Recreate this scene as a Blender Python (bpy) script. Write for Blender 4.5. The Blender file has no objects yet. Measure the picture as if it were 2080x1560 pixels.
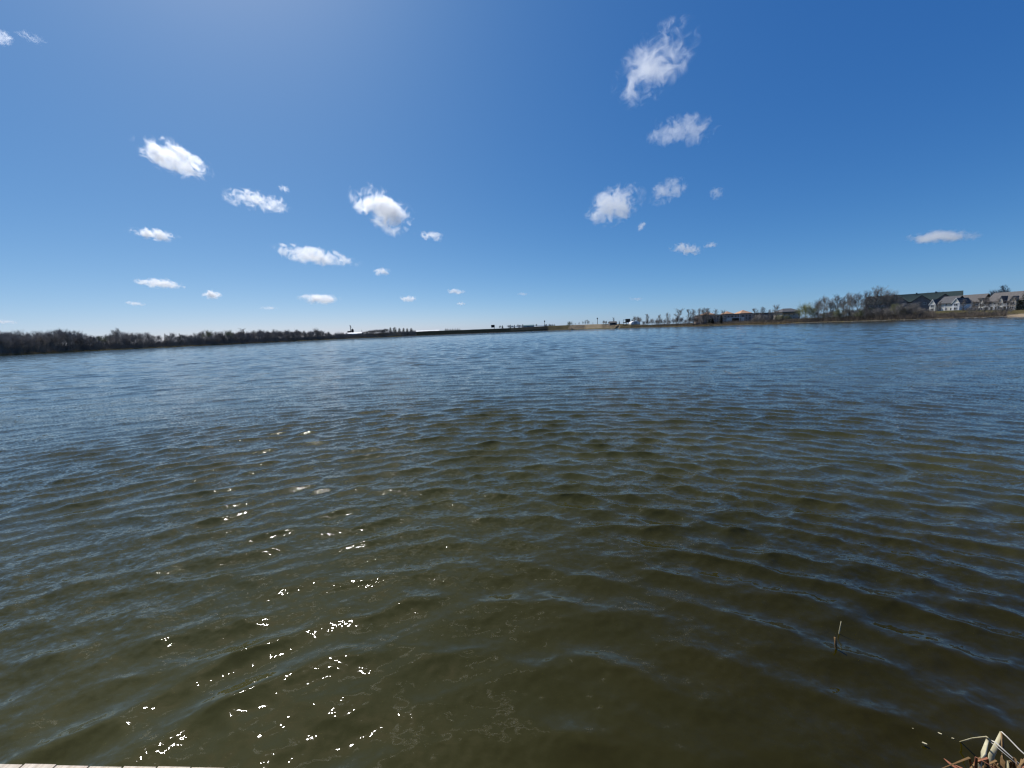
import bpy, bmesh, math, random
import numpy as np
from mathutils import Matrix, Vector, Euler, noise as mnoise

random.seed(7)
RNG = np.random.default_rng(11)
scene = bpy.context.scene
COL = scene.collection
R = math.radians

# ------------------------------------------------------------------ camera
H = 2.1                       # eye height above the water
FPX = 781.0                   # focal length in photo pixels (2080 wide)
PITCH = math.atan(108.0 / FPX)
ROLL = math.atan(0.0385)
F_ = Vector((0, math.cos(PITCH), -math.sin(PITCH)))
r0 = Vector((1, 0, 0)); u0 = Vector((0, math.sin(PITCH), math.cos(PITCH)))
R_ = math.cos(ROLL) * r0 - math.sin(ROLL) * u0
U_ = math.sin(ROLL) * r0 + math.cos(ROLL) * u0
cam_d = bpy.data.cameras.new('camera')
cam_d.sensor_fit = 'HORIZONTAL'; cam_d.sensor_width = 36.0
cam_d.lens = 36.0 * FPX / 2080.0
cam_d.clip_start = 0.05; cam_d.clip_end = 90000
cam = bpy.data.objects.new('camera', cam_d); COL.objects.link(cam)
m = Matrix.Identity(4)
for i in range(3):
    m[i][0] = R_[i]; m[i][1] = U_[i]; m[i][2] = -F_[i]
m[2][3] = H
cam.matrix_world = m
scene.camera = cam

# ------------------------------------------------------------------ sky and sun
SUN_EL, SUN_AZ = R(53), R(-36)          # azimuth from +Y, negative = to the left
world = bpy.data.worlds.new('World'); scene.world = world
world.use_nodes = True
wn = world.node_tree; wn.nodes.clear()
sky = wn.nodes.new('ShaderNodeTexSky'); sky.sky_type = 'NISHITA'
sky.sun_disc = False
sky.sun_elevation = SUN_EL
sky.sun_rotation = SUN_AZ
sky.altitude = 1000; sky.air_density = 0.6; sky.dust_density = 1.25; sky.ozone_density = 2.0
SKY = 0.1
# the phone's colour rendering of the whole sky: one response curve per channel, the same in every direction
sep = wn.nodes.new('ShaderNodeSeparateColor'); com = wn.nodes.new('ShaderNodeCombineColor')
wn.links.new(sky.outputs[0], sep.inputs[0])
for i, (g, k) in enumerate(((1.36, 0.93), (0.90, 0.825), (0.56, 0.865))):
    p_ = wn.nodes.new('ShaderNodeMath'); p_.operation = 'POWER'; p_.inputs[1].default_value = g
    wn.links.new(sep.outputs[i], p_.inputs[0])
    q_ = wn.nodes.new('ShaderNodeMath'); q_.operation = 'MULTIPLY'; q_.inputs[1].default_value = k * SKY ** (g - 1)
    wn.links.new(p_.outputs[0], q_.inputs[0]); wn.links.new(q_.outputs[0], com.inputs[i])
bg = wn.nodes.new('ShaderNodeBackground'); bg.inputs['Strength'].default_value = SKY
wo = wn.nodes.new('ShaderNodeOutputWorld')
wn.links.new(com.outputs[0], bg.inputs[0]); wn.links.new(bg.outputs[0], wo.inputs[0])

sd = bpy.data.lights.new('sun', 'SUN'); sd.energy = 4.8; sd.angle = R(0.53); sd.color = (1.0, 0.97, 0.92)
sun = bpy.data.objects.new('sun', sd); COL.objects.link(sun)
sdir = Vector((math.sin(SUN_AZ) * math.cos(SUN_EL), math.cos(SUN_AZ) * math.cos(SUN_EL), math.sin(SUN_EL)))
sun.rotation_euler = sdir.to_track_quat('Z', 'Y').to_euler()
sun.location = sdir * 50

vs = scene.view_settings
scene.display_settings.display_device = 'sRGB'
vs.view_transform = 'Standard'; vs.look = 'None'; vs.exposure = 0.0; vs.gamma = 1.0; vs.use_curve_mapping = False
scene.render.engine = 'CYCLES'
cy = scene.cycles
cy.max_bounces = 14; cy.diffuse_bounces = 3; cy.glossy_bounces = 3; cy.transmission_bounces = 4
cy.volume_bounces = 12; cy.transparent_max_bounces = 12
cy.sample_clamp_direct = 80; cy.sample_clamp_indirect = 6
cy.use_denoising = True
cy.use_adaptive_sampling = True; cy.adaptive_threshold = 0.012
cy.caustics_reflective = False; cy.caustics_refractive = False
cy.volume_max_steps = 256
scene.render.filter_size = 1.3 if hasattr(scene.render, 'filter_size') else 1.5
cy.filter_width = 1.3

# ------------------------------------------------------------------ helpers
def ray(px, py):
    return F_ + (float(px) - 1040) / FPX * R_ - (float(py) - 780) / FPX * U_
def at(px, py, Y):
    """point seen at photo pixel (px, py) whose world Y is Y"""
    d = ray(px, py); t = Y / d.y
    return Vector((d.x * t, Y, H + d.z * t))
def on_z(px, py, z=0.0):
    d = ray(px, py); t = (z - H) / d.z
    return Vector((d.x * t, d.y * t, z))
def hor(px):
    return 670.5 + 1.5 - 0.0385 * (px - 1040)
def X_at(px, Y):
    return at(px, hor(px), Y).x

def link(name, me, mat=None, parent=None, loc=None):
    o = bpy.data.objects.new(name, me); COL.objects.link(o)
    if mat is not None and len(me.materials) == 0: me.materials.append(mat)
    if parent is not None: o.parent = parent
    if loc is not None: o.location = loc
    return o
def tag(o, label=None, cat=None, group=None, kind=None):
    if label: o['label'] = label
    if cat: o['category'] = cat
    if group: o['group'] = group
    if kind: o['kind'] = kind
    return o
def empty(name, loc, rz=0.0):
    o = bpy.data.objects.new(name, None); COL.objects.link(o)
    o.location = loc; o.rotation_euler = (0, 0, rz); o.empty_display_size = 0.2
    return o
def mesh_np(name, verts, faces, smooth=False):
    """verts (n,3) array; faces (m,k) int array, all with the same k"""
    verts = np.asarray(verts, dtype=np.float32); faces = np.asarray(faces, dtype=np.int32)
    me = bpy.data.meshes.new(name)
    n, k = faces.shape
    me.vertices.add(len(verts)); me.vertices.foreach_set('co', verts.ravel())
    me.loops.add(n * k); me.loops.foreach_set('vertex_index', faces.ravel())
    me.polygons.add(n); me.polygons.foreach_set('loop_start', np.arange(0, n * k, k, dtype=np.int32))
    me.update(calc_edges=True)
    if smooth: me.polygons.foreach_set('use_smooth', np.ones(n, dtype=bool))
    me.validate(); return me

class MB:
    """collects polygons for ONE mesh object"""
    def __init__(self): self.v = []; self.f = []
    def poly(self, pts):
        n = len(self.v); self.v += [tuple(p) for p in pts]; self.f.append(tuple(range(n, n + len(pts))))
    def box(self, x0, x1, y0, y1, z0, z1):
        n = len(self.v)
        self.v += [(x0,y0,z0),(x1,y0,z0),(x1,y1,z0),(x0,y1,z0),(x0,y0,z1),(x1,y0,z1),(x1,y1,z1),(x0,y1,z1)]
        for q in ((0,3,2,1),(4,5,6,7),(0,1,5,4),(1,2,6,5),(2,3,7,6),(3,0,4,7)):
            self.f.append(tuple(n + i for i in q))
        return self
    def tube(self, pts, radii, sides=6, cap=True, flat=None):
        pts = [Vector(p) for p in pts]; n0 = len(self.v); up = Vector((0.31, 0.17, 0.93))
        for i, p in enumerate(pts):
            d = (pts[min(i + 1, len(pts) - 1)] - pts[max(i - 1, 0)])
            d = d.normalized() if d.length > 1e-9 else Vector((0, 0, 1))
            a = d.cross(up)
            if a.length < 1e-3: a = d.cross(Vector((1, 0, 0)))
            a.normalize(); b = d.cross(a)
            fl = 1.0 if flat is None else flat
            for k in range(sides):
                t = 2 * math.pi * k / sides
                self.v.append(tuple(p + radii[i] * (math.cos(t) * a + math.sin(t) * fl * b)))
        for i in range(len(pts) - 1):
            for k in range(sides):
                k2 = (k + 1) % sides; q = n0 + i * sides
                self.f.append((q + k, q + k2, q + sides + k2, q + sides + k))
        if cap:
            self.f.append(tuple(n0 + k for k in reversed(range(sides))))
            q = n0 + (len(pts) - 1) * sides
            self.f.append(tuple(q + k for k in range(sides)))
        return self
    def mesh(self, name, smooth=False):
        me = bpy.data.meshes.new(name); me.from_pydata(self.v, [], self.f); me.update()
        if smooth:
            for p in me.polygons: p.use_smooth = True
        return me
    def build(self, name, mat, parent=None, loc=None, smooth=False):
        return link(name, self.mesh(name, smooth), mat, parent, loc)

def new_mat(name):
    mt = bpy.data.materials.new(name); mt.use_nodes = True
    nt = mt.node_tree; nt.nodes.clear()
    out = nt.nodes.new('ShaderNodeOutputMaterial')
    return mt, nt, out
def nd(nt, typ, **kw):
    n = nt.nodes.new(typ)
    for k, v in kw.items(): setattr(n, k, v)
    return n
def ramp(nt, fac, stops):
    r = nt.nodes.new('ShaderNodeValToRGB'); cr = r.color_ramp
    while len(cr.elements) > 1: cr.elements.remove(cr.elements[-1])
    cr.elements[0].position, cr.elements[0].color = stops[0][0], (*stops[0][1], 1)
    for p, c in stops[1:]:
        e = cr.elements.new(p); e.color = (*c, 1)
    if fac is not None: nt.links.new(fac, r.inputs[0])
    return r
def math_n(nt, op, a, b=None, c=None, clamp=False):
    n = nt.nodes.new('ShaderNodeMath'); n.operation = op; n.use_clamp = clamp
    for i, x in enumerate((a, b, c)):
        if x is None: continue
        if isinstance(x, (int, float)): n.inputs[i].default_value = x
        else: nt.links.new(x, n.inputs[i])
    return n.outputs[0]
def smooth_n(nt, x, lo, hi, to0=0.0, to1=1.0):
    n = nt.nodes.new('ShaderNodeMapRange'); n.interpolation_type = 'SMOOTHSTEP'
    nt.links.new(x, n.inputs[0])
    n.inputs[1].default_value = lo; n.inputs[2].default_value = hi
    n.inputs[3].default_value = to0; n.inputs[4].default_value = to1
    return n.outputs[0]
def noise_n(nt, vec, scale, detail=3, rough=0.55, dist=0.0):
    n = nt.nodes.new('ShaderNodeTexNoise')
    n.inputs['Scale'].default_value = scale; n.inputs['Detail'].default_value = detail
    n.inputs['Roughness'].default_value = rough; n.inputs['Distortion'].default_value = dist
    if vec is not None: nt.links.new(vec, n.inputs['Vector'])
    return n
def plain(name, c1, c2, scale=2.0, rough=0.85, coord='Object', spec=0.25, bump=0.0, stretch=None):
    """procedural two-tone surface with a noise mottling"""
    mt, nt, out = new_mat(name)
    tc = nd(nt, 'ShaderNodeTexCoord'); v = tc.outputs[coord]
    if stretch:
        mp = nd(nt, 'ShaderNodeMapping'); mp.inputs['Scale'].default_value = stretch
        nt.links.new(v, mp.inputs[0]); v = mp.outputs[0]
    n = noise_n(nt, v, scale, 4, 0.6)
    r = ramp(nt, n.outputs[0], [(0.32, c1), (0.68, c2)])
    b = nd(nt, 'ShaderNodeBsdfPrincipled'); b.inputs['Roughness'].default_value = rough
    b.inputs['Specular IOR Level'].default_value = spec
    nt.links.new(r.outputs[0], b.inputs['Base Color'])
    if bump:
        bp = nd(nt, 'ShaderNodeBump'); bp.inputs['Strength'].default_value = bump; bp.inputs['Distance'].default_value = 0.02
        nt.links.new(n.outputs[0], bp.inputs['Height']); nt.links.new(bp.outputs[0], b.inputs['Normal'])
    nt.links.new(b.outputs[0], out.inputs[0]); return mt
# ------------------------------------------------------------------ shoreline
_dip = [(-200, 12.3), (0, 10.1), (175, 7.7), (420, 5.7), (590, 4.2), (660, 3.6), (780, 3.0), (900, 2.8), (1040, 2.7), (1190, 2.5),
        (1300, 3.3), (1400, 4.6), (1500, 5.5), (1560, 6.4), (1700, 7.9), (1860, 9.5), (2080, 11.0), (2300, 12.5)]
front = []
for px in np.arange(-200, 2301, 10):
    dip = float(np.interp(px, [a for a, _ in _dip], [b for _, b in _dip]))
    Y = H * FPX / dip
    Y *= 1 + 0.018 * mnoise.noise(Vector((px * 0.02, 3.1, 0))) + 0.01 * mnoise.noise(Vector((px * 0.09, 7.7, 0)))
    front.append((X_at(px, Y), Y))
rest = [(290, 75), (220, 20), (110, 3), (40, 1.2), (12, 0.3), (5.0, -0.2), (2.6, -0.9), (0.5, -1.7), (-2, -2.0), (-6, -2.4),
        (-20, -5), (-80, -14), (-160, -6), (-235, 40)]
poly = front + rest
pa = np.array([math.atan2(x, y) for x, y in poly]); pr = np.array([math.hypot(x, y) for x, y in poly])
o_ = np.argsort(pa); pa = pa[o_]; pr = pr[o_]
pa = np.concatenate([[pa[-1] - 2 * math.pi], pa, [pa[0] + 2 * math.pi]]); pr = np.concatenate([[pr[-1]], pr, [pr[0]]])
def shore_r(az): return np.interp(az, pa, pr)

# plateau height behind the shore, by photo column, and how far back it takes to rise
_pl = [(-400, 2.4), (600, 2.6), (700, 4.0), (800, 6.0), (880, 6.6), (960, 6.4), (1040, 6.6), (1120, 8.0), (1200, 8.0), (1262, 6.0), (1320, 2.8),
       (1500, 2.4), (1700, 3.0), (1860, 3.8), (1960, 3.6), (2060, 2.6), (2400, 2.6)]
def px_of_az(az):
    return 1040 + FPX * np.tan(np.clip(az, -1.2, 1.2)) * 1.006
def ground_z(az, r):
    az = np.asarray(az, float); r = np.asarray(r, float)
    rs = shore_r(az); off = r - rs; px = px_of_az(az)
    hp = np.interp(px, [a for a, _ in _pl], [b for _, b in _pl])
    rise = np.interp(px, [600, 850, 1200, 1350, 1700, 1900], [26, 26, 24, 26, 22, 24])
    t = np.clip(off / rise, 0, 1); t = t * t * (3 - 2 * t)
    bank = np.clip(off / 1.0, 0, 1) * 0.35
    land = bank + (hp - 0.35) * t
    near = np.clip(rs / 6.0, 0.0, 1.0)
    land = land * near + (1 - near) * np.clip(off, 0, 2) * 0.22
    bed = -np.clip(-off * 0.16, 0, 1.6) - 0.02
    return np.where(off > 0, land, bed)
def gz(x, y):
    return float(ground_z(math.atan2(x, y), math.hypot(x, y)))

azs = np.concatenate([np.arange(-180, -62, 2.0), np.arange(-62, 62, 0.25), np.arange(62, 180, 2.0)])
azs = np.radians(azs)
offs = [0.02, 0.5, 0.86]
rows = []
rs = shore_r(azs)
for k in offs: rows.append(rs * k)
for d in (-1.0, -0.4, 0.0, 0.35, 0.8, 1.5, 3, 5, 8, 11, 14, 17, 20, 23, 26, 32, 45, 70, 120, 250, 600, 2000, 6000, 12000):
    rows.append(np.maximum(rs + d, rs * 0.87 if d < 0 else 0))
rows = np.array(rows)
AZ = np.broadcast_to(azs, rows.shape)
zz = ground_z(AZ, rows)
# gentle unevenness of the land
for i in range(rows.shape[0]):
    for j in range(rows.shape[1]):
        off = rows[i, j] - rs[j]
        if off > 0.3 and rows[i, j] < 3000:
            p = Vector((rows[i, j] * math.sin(azs[j]) * 0.06, rows[i, j] * math.cos(azs[j]) * 0.06, 0))
            zz[i, j] += 0.22 * min(1, off / 6) * mnoise.noise(p)
gv = np.stack([rows * np.sin(AZ), rows * np.cos(AZ), zz], -1).reshape(-1, 3)
nr, nc = rows.shape
ii, jj = np.meshgrid(np.arange(nr - 1), np.arange(nc), indexing='ij')
j2 = (jj + 1) % nc
gf = np.stack([ii * nc + jj, (ii + 1) * nc + jj, (ii + 1) * nc + j2, ii * nc + j2], -1).reshape(-1, 4)
gm = mesh_np('ground', gv, gf, smooth=True)
# real ground cover by zone: dry grass, dark riprap and turf on the embankment, bare clay, sand beach, mown lawn
pxg = px_of_az(AZ); offg = rows - rs
colr = np.zeros(rows.shape + (4,)); colr[..., 3] = 1
colr[..., :3] = (0.10, 0.085, 0.045)
def zone(mask, c): colr[mask, :3] = c
zone((pxg > 690) & (pxg < 830), (0.075, 0.066, 0.040))
zone((pxg > 820) & (pxg < 1125), (0.011, 0.015, 0.014))
zone((pxg > 1040) & (pxg < 1125) & (offg > 9), (0.028, 0.030, 0.027))
zone((pxg > 1118) & (pxg < 1160), (0.085, 0.075, 0.045))
zone((pxg > 1160) & (pxg < 1265) & (offg > 3) & (offg < 26), (0.20, 0.165, 0.12))
zone((pxg > 1160) & (pxg < 1265) & (offg >= 24), (0.07, 0.07, 0.04))
zone((pxg > 1830) & (pxg < 2040) & (offg > 4), (0.082, 0.074, 0.040))
zone((pxg > 1905) & (pxg < 1955) & (offg > 1.0) & (offg < 5.5), (0.26, 0.20, 0.10))
zone((pxg > 2040) & (offg > -0.5) & (offg < 8.5), (0.30, 0.24, 0.17))
zone((offg < -0.05), (0.05, 0.042, 0.02))
ca = gm.color_attributes.new('cover', 'FLOAT_COLOR', 'POINT')
ca.data.foreach_set('color', colr.reshape(-1).astype(np.float32))
mt, nt, out = new_mat('ground_cover')
at_ = nd(nt, 'ShaderNodeAttribute', attribute_name='cover')
geo = nd(nt, 'ShaderNodeNewGeometry')
n1 = noise_n(nt, geo.outputs['Position'], 0.35, 5, 0.65); n2 = noise_n(nt, geo.outputs['Position'], 2.5, 4, 0.7)
r1 = ramp(nt, n1.outputs[0], [(0.25, (0.55, 0.58, 0.5)), (0.5, (1, 1, 1)), (0.75, (1.45, 1.35, 1.15))])
r2 = ramp(nt, n2.outputs[0], [(0.3, (0.7, 0.7, 0.7)), (0.7, (1.3, 1.3, 1.3))])
mx = nd(nt, 'ShaderNodeMix', data_type='RGBA', blend_type='MULTIPLY'); mx.inputs[0].default_value = 1
nt.links.new(at_.outputs['Color'], mx.inputs[6]); nt.links.new(r1.outputs[0], mx.inputs[7])
mx2 = nd(nt, 'ShaderNodeMix', data_type='RGBA', blend_type='MULTIPLY'); mx2.inputs[0].default_value = 1
nt.links.new(mx.outputs[2], mx2.inputs[6]); nt.links.new(r2.outputs[0], mx2.inputs[7])
pb = nd(nt, 'ShaderNodeBsdfPrincipled'); pb.inputs['Roughness'].default_value = 1.0; pb.inputs['Specular IOR Level'].default_value = 0.0
nt.links.new(mx2.outputs[2], pb.inputs['Base Color'])
bp = nd(nt, 'ShaderNodeBump'); bp.inputs['Strength'].default_value = 0.8; bp.inputs['Distance'].default_value = 0.4
nt.links.new(n2.outputs[0], bp.inputs['Height']); nt.links.new(bp.outputs[0], pb.inputs['Normal'])
nt.links.new(pb.outputs[0], out.inputs[0])
tag(link('ground', gm, mt), 'flat spring shoreland round the lake with dry grass', kind='structure')

# ------------------------------------------------------------------ water: wind chop as real displaced waves
AZ_N = 620
waz = np.concatenate([np.radians(np.arange(-180, -63, 4.0)), np.radians(np.linspace(-62, 62, AZ_N)), np.radians(np.arange(64, 180, 4.0))])
f384 = FPX * 1024 / 2080
rl = [0.30]
while rl[-1] < 290:
    r_ = rl[-1]; rl.append(r_ + min(0.55 * (H * H + r_ * r_) / (H * f384), 0.016 + 0.0085 * r_, 0.17 + 0.0019 * r_))
while rl[-1] < 1200:
    rl.append(rl[-1] * 1.04)
wr = np.array(rl)
RR, WA = np.meshgrid(wr, waz, indexing='ij')
WX = RR * np.sin(WA); WY = RR * np.cos(WA)
dr = np.gradient(wr)[:, None] + 0 * RR
# several long-crested wave trains running towards the near shore, with short random chop on top
lam_l, th_l, sl_l = [], [], []
for th0, lam0, rms in ((-50, 0.44, 0.066), (-27, 0.33, 0.070), (-4, 0.38, 0.078), (17, 0.31, 0.070), (36, 0.40, 0.066), (-8, 0.68, 0.036), (25, 0.80, 0.022)):
    for k in range(9):
        lam_l.append(lam0 * math.exp(RNG.normal(0, 0.20))); th_l.append(R(th0) + RNG.normal(0, 1) * R(6.5)); sl_l.append(1.12 * rms * math.sqrt(2 / 9))
n_short = len(lam_l)
for th0, lam0, rms in ((-34, 1.15, 0.034), (-12, 1.7, 0.032), (8, 1.0, 0.036), (27, 1.45, 0.032), (-3, 2.4, 0.026)):     # longer waves out in the open lake
    for k in range(8):
        lam_l.append(lam0 * math.exp(RNG.normal(0, 0.2))); th_l.append(R(th0) + RNG.normal(0, 1) * R(9)); sl_l.append(rms * math.sqrt(2 / 8))
n_long = len(lam_l)
for k in range(120):
    l_ = math.exp(RNG.uniform(math.log(0.055), math.log(0.30)))
    lam_l.append(l_); th_l.append(RNG.normal(0, 1) * R(42)); sl_l.append(0.080 * math.sqrt(2 / 120))
lam, theta, slope = np.array(lam_l), np.array(th_l), np.array(sl_l); NW = len(lam)
kk = 2 * math.pi / lam
amp = slope / kk
ph = RNG.uniform(0, 2 * math.pi, NW)
# gust patches: the chop is a little stronger here and there
gx = np.zeros_like(RR)
for a, b, c, s in ((0.21, 0.33, 0.4, 1), (-0.37, 0.24, 1.9, .8), (0.62, 0.51, 4.1, .6), (0.11, -0.83, 2.2, .5)):
    gx += s * np.sin(a * WX + b * WY + c)
gust = 1.0 + 0.16 * gx
calm = 0.45 + 0.55 * np.clip((RR - 1.6) / 3.2, 0, 1)          # sheltered by the bank and dock close in
open_ = np.clip((RR - 6.0) / 26.0, 0, 1)
Z = np.zeros_like(RR); DX = np.zeros_like(RR); DY = np.zeros_like(RR)
for i in range(NW):
    dx_, dy_ = math.sin(theta[i]), -math.cos(theta[i])
    fade = np.clip((lam[i] / dr - 2.2) / 2.0, 0, 1)
    if not fade.any(): continue
    g = gust if lam[i] < 0.6 else 1.0
    phs = kk[i] * (dx_ * WX + dy_ * WY) + ph[i]
    A = amp[i] * fade * g * (open_ if n_short <= i < n_long else calm)
    if i < n_short:      # the point of shore under the boardwalk turns the crests round itself, so the trains fan out about it
        A = A * (0.58 + 1.08 * np.exp(-((theta[i] + 0.85 * np.clip(WA, -1.1, 1.1)) / R(23)) ** 2))
    Z += A * np.cos(phs)
    q = 1.1
    DX -= q * A * dx_ * np.sin(phs); DY -= q * A * dy_ * np.sin(phs)
wv = np.stack([WX + DX, WY + DY, Z], -1).reshape(-1, 3)
nr, nc = RR.shape
ii, jj = np.meshgrid(np.arange(nr - 1), np.arange(nc), indexing='ij'); j2 = (jj + 1) % nc
wf = np.stack([ii * nc + jj, (ii + 1) * nc + jj, (ii + 1) * nc + j2, ii * nc + j2], -1).reshape(-1, 4)
wm = mesh_np('lake_water', wv, wf[:, ::-1], smooth=True)
print('water quads', len(wf), nr, nc)
mt, nt, out = new_mat('lake_water')
geo = nd(nt, 'ShaderNodeNewGeometry'); P = geo.outputs['Position']
ln = nd(nt, 'ShaderNodeVectorMath', operation='LENGTH'); nt.links.new(P, ln.inputs[0]); dist = ln.outputs['Value']
def stretched(sx, sy, rot):
    mp = nd(nt, 'ShaderNodeMapping'); mp.inputs['Scale'].default_value = (sx, sy, 1); mp.inputs['Rotation'].default_value = (0, 0, rot)
    nt.links.new(P, mp.inputs[0]); return mp.outputs[0]
# ripples too fine for the mesh: slopes taken straight from noise, so that they glint instead of being filtered away
def slopes(vec, scale, amt, det=3):
    c = noise_n(nt, vec, scale, det, 0.6, 0.3).outputs['Color']
    s_ = nd(nt, 'ShaderNodeVectorMath', operation='SUBTRACT'); nt.links.new(c, s_.inputs[0]); s_.inputs[1].default_value = (0.5, 0.5, 0.5)
    m_ = nd(nt, 'ShaderNodeVectorMath', operation='MULTIPLY'); nt.links.new(s_.outputs[0], m_.inputs[0]); m_.inputs[1].default_value = (amt * 0.95, amt, 0)
    return m_.outputs[0]
def vscale(v, f):
    n = nd(nt, 'ShaderNodeVectorMath', operation='SCALE'); nt.links.new(v, n.inputs[0]); nt.links.new(f, n.inputs['Scale']); return n.outputs[0]
def vadd(a, b):
    n = nd(nt, 'ShaderNodeVectorMath', operation='ADD'); nt.links.new(a, n.inputs[0]); nt.links.new(b, n.inputs[1]); return n.outputs[0]
far = smooth_n(nt, dist, 120.0, 320.0)
mid = smooth_n(nt, dist, 3.5, 16.0, 0.12, 1.0)
near = smooth_n(nt, dist, 1.8, 5.0, 0.5, 1.0)
patch = smooth_n(nt, noise_n(nt, stretched(0.5, 1.0, R(20)), 0.8, 2, 0.5).outputs[0], 0.35, 0.65, 0.55, 1.1)
nrm = vadd(geo.outputs['Normal'], vscale(slopes(stretched(0.6, 1.0, R(10)), 26.0, 0.85, 4), math_n(nt, 'MULTIPLY', near, patch)))
gustn = noise_n(nt, stretched(0.22, 1.0, R(6)), 0.16, 4, 0.6, 0.4).outputs[0]
gust2 = smooth_n(nt, gustn, 0.34, 0.66, 0.35, 1.7)
nrm = vadd(nrm, vscale(slopes(stretched(0.5, 1.0, R(8)), 4.5, 0.22), math_n(nt, 'MULTIPLY', mid, gust2)))
nrm = vadd(nrm, vscale(slopes(stretched(0.35, 1.0, R(-10)), 1.1, 1.2), math_n(nt, 'MULTIPLY', far, gust2)))
nn = nd(nt, 'ShaderNodeVectorMath', operation='NORMALIZE'); nt.links.new(nrm, nn.inputs[0])
water_tone_noise = noise_n(nt, stretched(1, 1, 0), 0.45, 4, 0.6, 0.5).outputs[0]
clear = ramp(nt, water_tone_noise, [(0.3, (0.0150, 0.0128, 0.0)), (0.7, (0.0215, 0.0165, 0.0004))])     # darker by the reeds: vignette away from the sun put into the water colour
murky = ramp(nt, water_tone_noise, [(0.3, (0.0360, 0.0345, 0.0070)), (0.7, (0.0480, 0.0440, 0.0110))])     # murky tone raised elsewhere: veiling glare of the sun put into the colour
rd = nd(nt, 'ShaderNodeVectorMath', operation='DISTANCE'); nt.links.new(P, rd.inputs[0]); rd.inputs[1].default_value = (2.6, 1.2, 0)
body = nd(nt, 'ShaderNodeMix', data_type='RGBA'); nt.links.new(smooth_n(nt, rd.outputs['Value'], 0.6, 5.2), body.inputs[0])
nt.links.new(clear.outputs[0], body.inputs[6]); nt.links.new(murky.outputs[0], body.inputs[7])  # clear: tone darkened for the vignette; murky: tone raised for the veiling glare
pb = nd(nt, 'ShaderNodeBsdfPrincipled')
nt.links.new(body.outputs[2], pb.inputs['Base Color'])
pb.inputs['IOR'].default_value = 1.345; pb.inputs['Roughness'].default_value = 0.018
nt.links.new(nn.outputs[0], pb.inputs['Normal'])
nt.links.new(pb.outputs[0], out.inputs[0])
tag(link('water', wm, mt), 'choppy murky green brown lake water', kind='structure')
# ------------------------------------------------------------------ clouds: small fair-weather cumulus, real volumes
mt, nt, out = new_mat('cloud_vapour')
tc = nd(nt, 'ShaderNodeTexCoord'); oi = nd(nt, 'ShaderNodeObjectInfo')
def oattr(n): return nd(nt, 'ShaderNodeAttribute', attribute_type='OBJECT', attribute_name=n).outputs['Fac']
sh = math_n(nt, 'MULTIPLY', oattr('seed'), 17.31)
cv = nd(nt, 'ShaderNodeCombineXYZ')
for i in range(3): nt.links.new(sh, cv.inputs[i])
# noise lookups in real proportions: object space times the cloud's aspect
asp = nd(nt, 'ShaderNodeCombineXYZ'); nt.links.new(oattr('ax'), asp.inputs[0]); nt.links.new(oattr('ay'), asp.inputs[1]); nt.links.new(oattr('az'), asp.inputs[2])
mul = nd(nt, 'ShaderNodeVectorMath', operation='MULTIPLY'); nt.links.new(tc.outputs['Object'], mul.inputs[0]); nt.links.new(asp.outputs[0], mul.inputs[1])
pv = nd(nt, 'ShaderNodeVectorMath', operation='ADD'); nt.links.new(mul.outputs[0], pv.inputs[0]); nt.links.new(cv.outputs[0], pv.inputs[1])
big = noise_n(nt, pv.outputs[0], 1.3, 2, 0.55)
wsub = nd(nt, 'ShaderNodeVectorMath', operation='SUBTRACT'); nt.links.new(big.outputs['Color'], wsub.inputs[0]); wsub.inputs[1].default_value = (0.5, 0.5, 0.5)
wsc = nd(nt, 'ShaderNodeVectorMath', operation='SCALE'); nt.links.new(wsub.outputs[0], wsc.inputs[0]); wsc.inputs['Scale'].default_value = 1.3
wad = nd(nt, 'ShaderNodeVectorMath', operation='ADD'); nt.links.new(tc.outputs['Object'], wad.inputs[0]); nt.links.new(wsc.outputs[0], wad.inputs[1])
ln = nd(nt, 'ShaderNodeVectorMath', operation='LENGTH'); nt.links.new(wad.outputs[0], ln.inputs[0])
d = math_n(nt, 'MULTIPLY', math_n(nt, 'SUBTRACT', oattr('reach'), ln.outputs['Value']), 1.0)
fine = noise_n(nt, pv.outputs[0], 2.6, 6, 0.62, 0.9)
fn = math_n(nt, 'SUBTRACT', fine.outputs[0], 0.5)
val = math_n(nt, 'MULTIPLY_ADD', fn, oattr('wisp'), d)
dn = smooth_n(nt, val, 0.05, 0.55)
# keep clear of the container's skin
ln0 = nd(nt, 'ShaderNodeVectorMath', operation='LENGTH'); nt.links.new(tc.outputs['Object'], ln0.inputs[0])
dn = math_n(nt, 'MULTIPLY', dn, smooth_n(nt, ln0.outputs['Value'], 0.99, 0.8))
dn = math_n(nt, 'MULTIPLY', dn, oattr('dens'))
pvv = nd(nt, 'ShaderNodeVolumePrincipled'); pvv.inputs['Color'].default_value = (0.999, 0.999, 0.999, 1); pvv.inputs['Anisotropy'].default_value = 0.55
nt.links.new(dn, pvv.inputs['Density']); nt.links.new(pvv.outputs[0], out.inputs['Volume'])
mt.cycles.volume_step_rate = 0.35
CLOUD = mt
bm = bmesh.new(); bmesh.ops.create_icosphere(bm, subdivisions=3, radius=1.02); cme = bpy.data.meshes.new('cloud'); bm.to_mesh(cme); bm.free()
cme.materials.append(CLOUD)
BASE = 900.0
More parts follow.
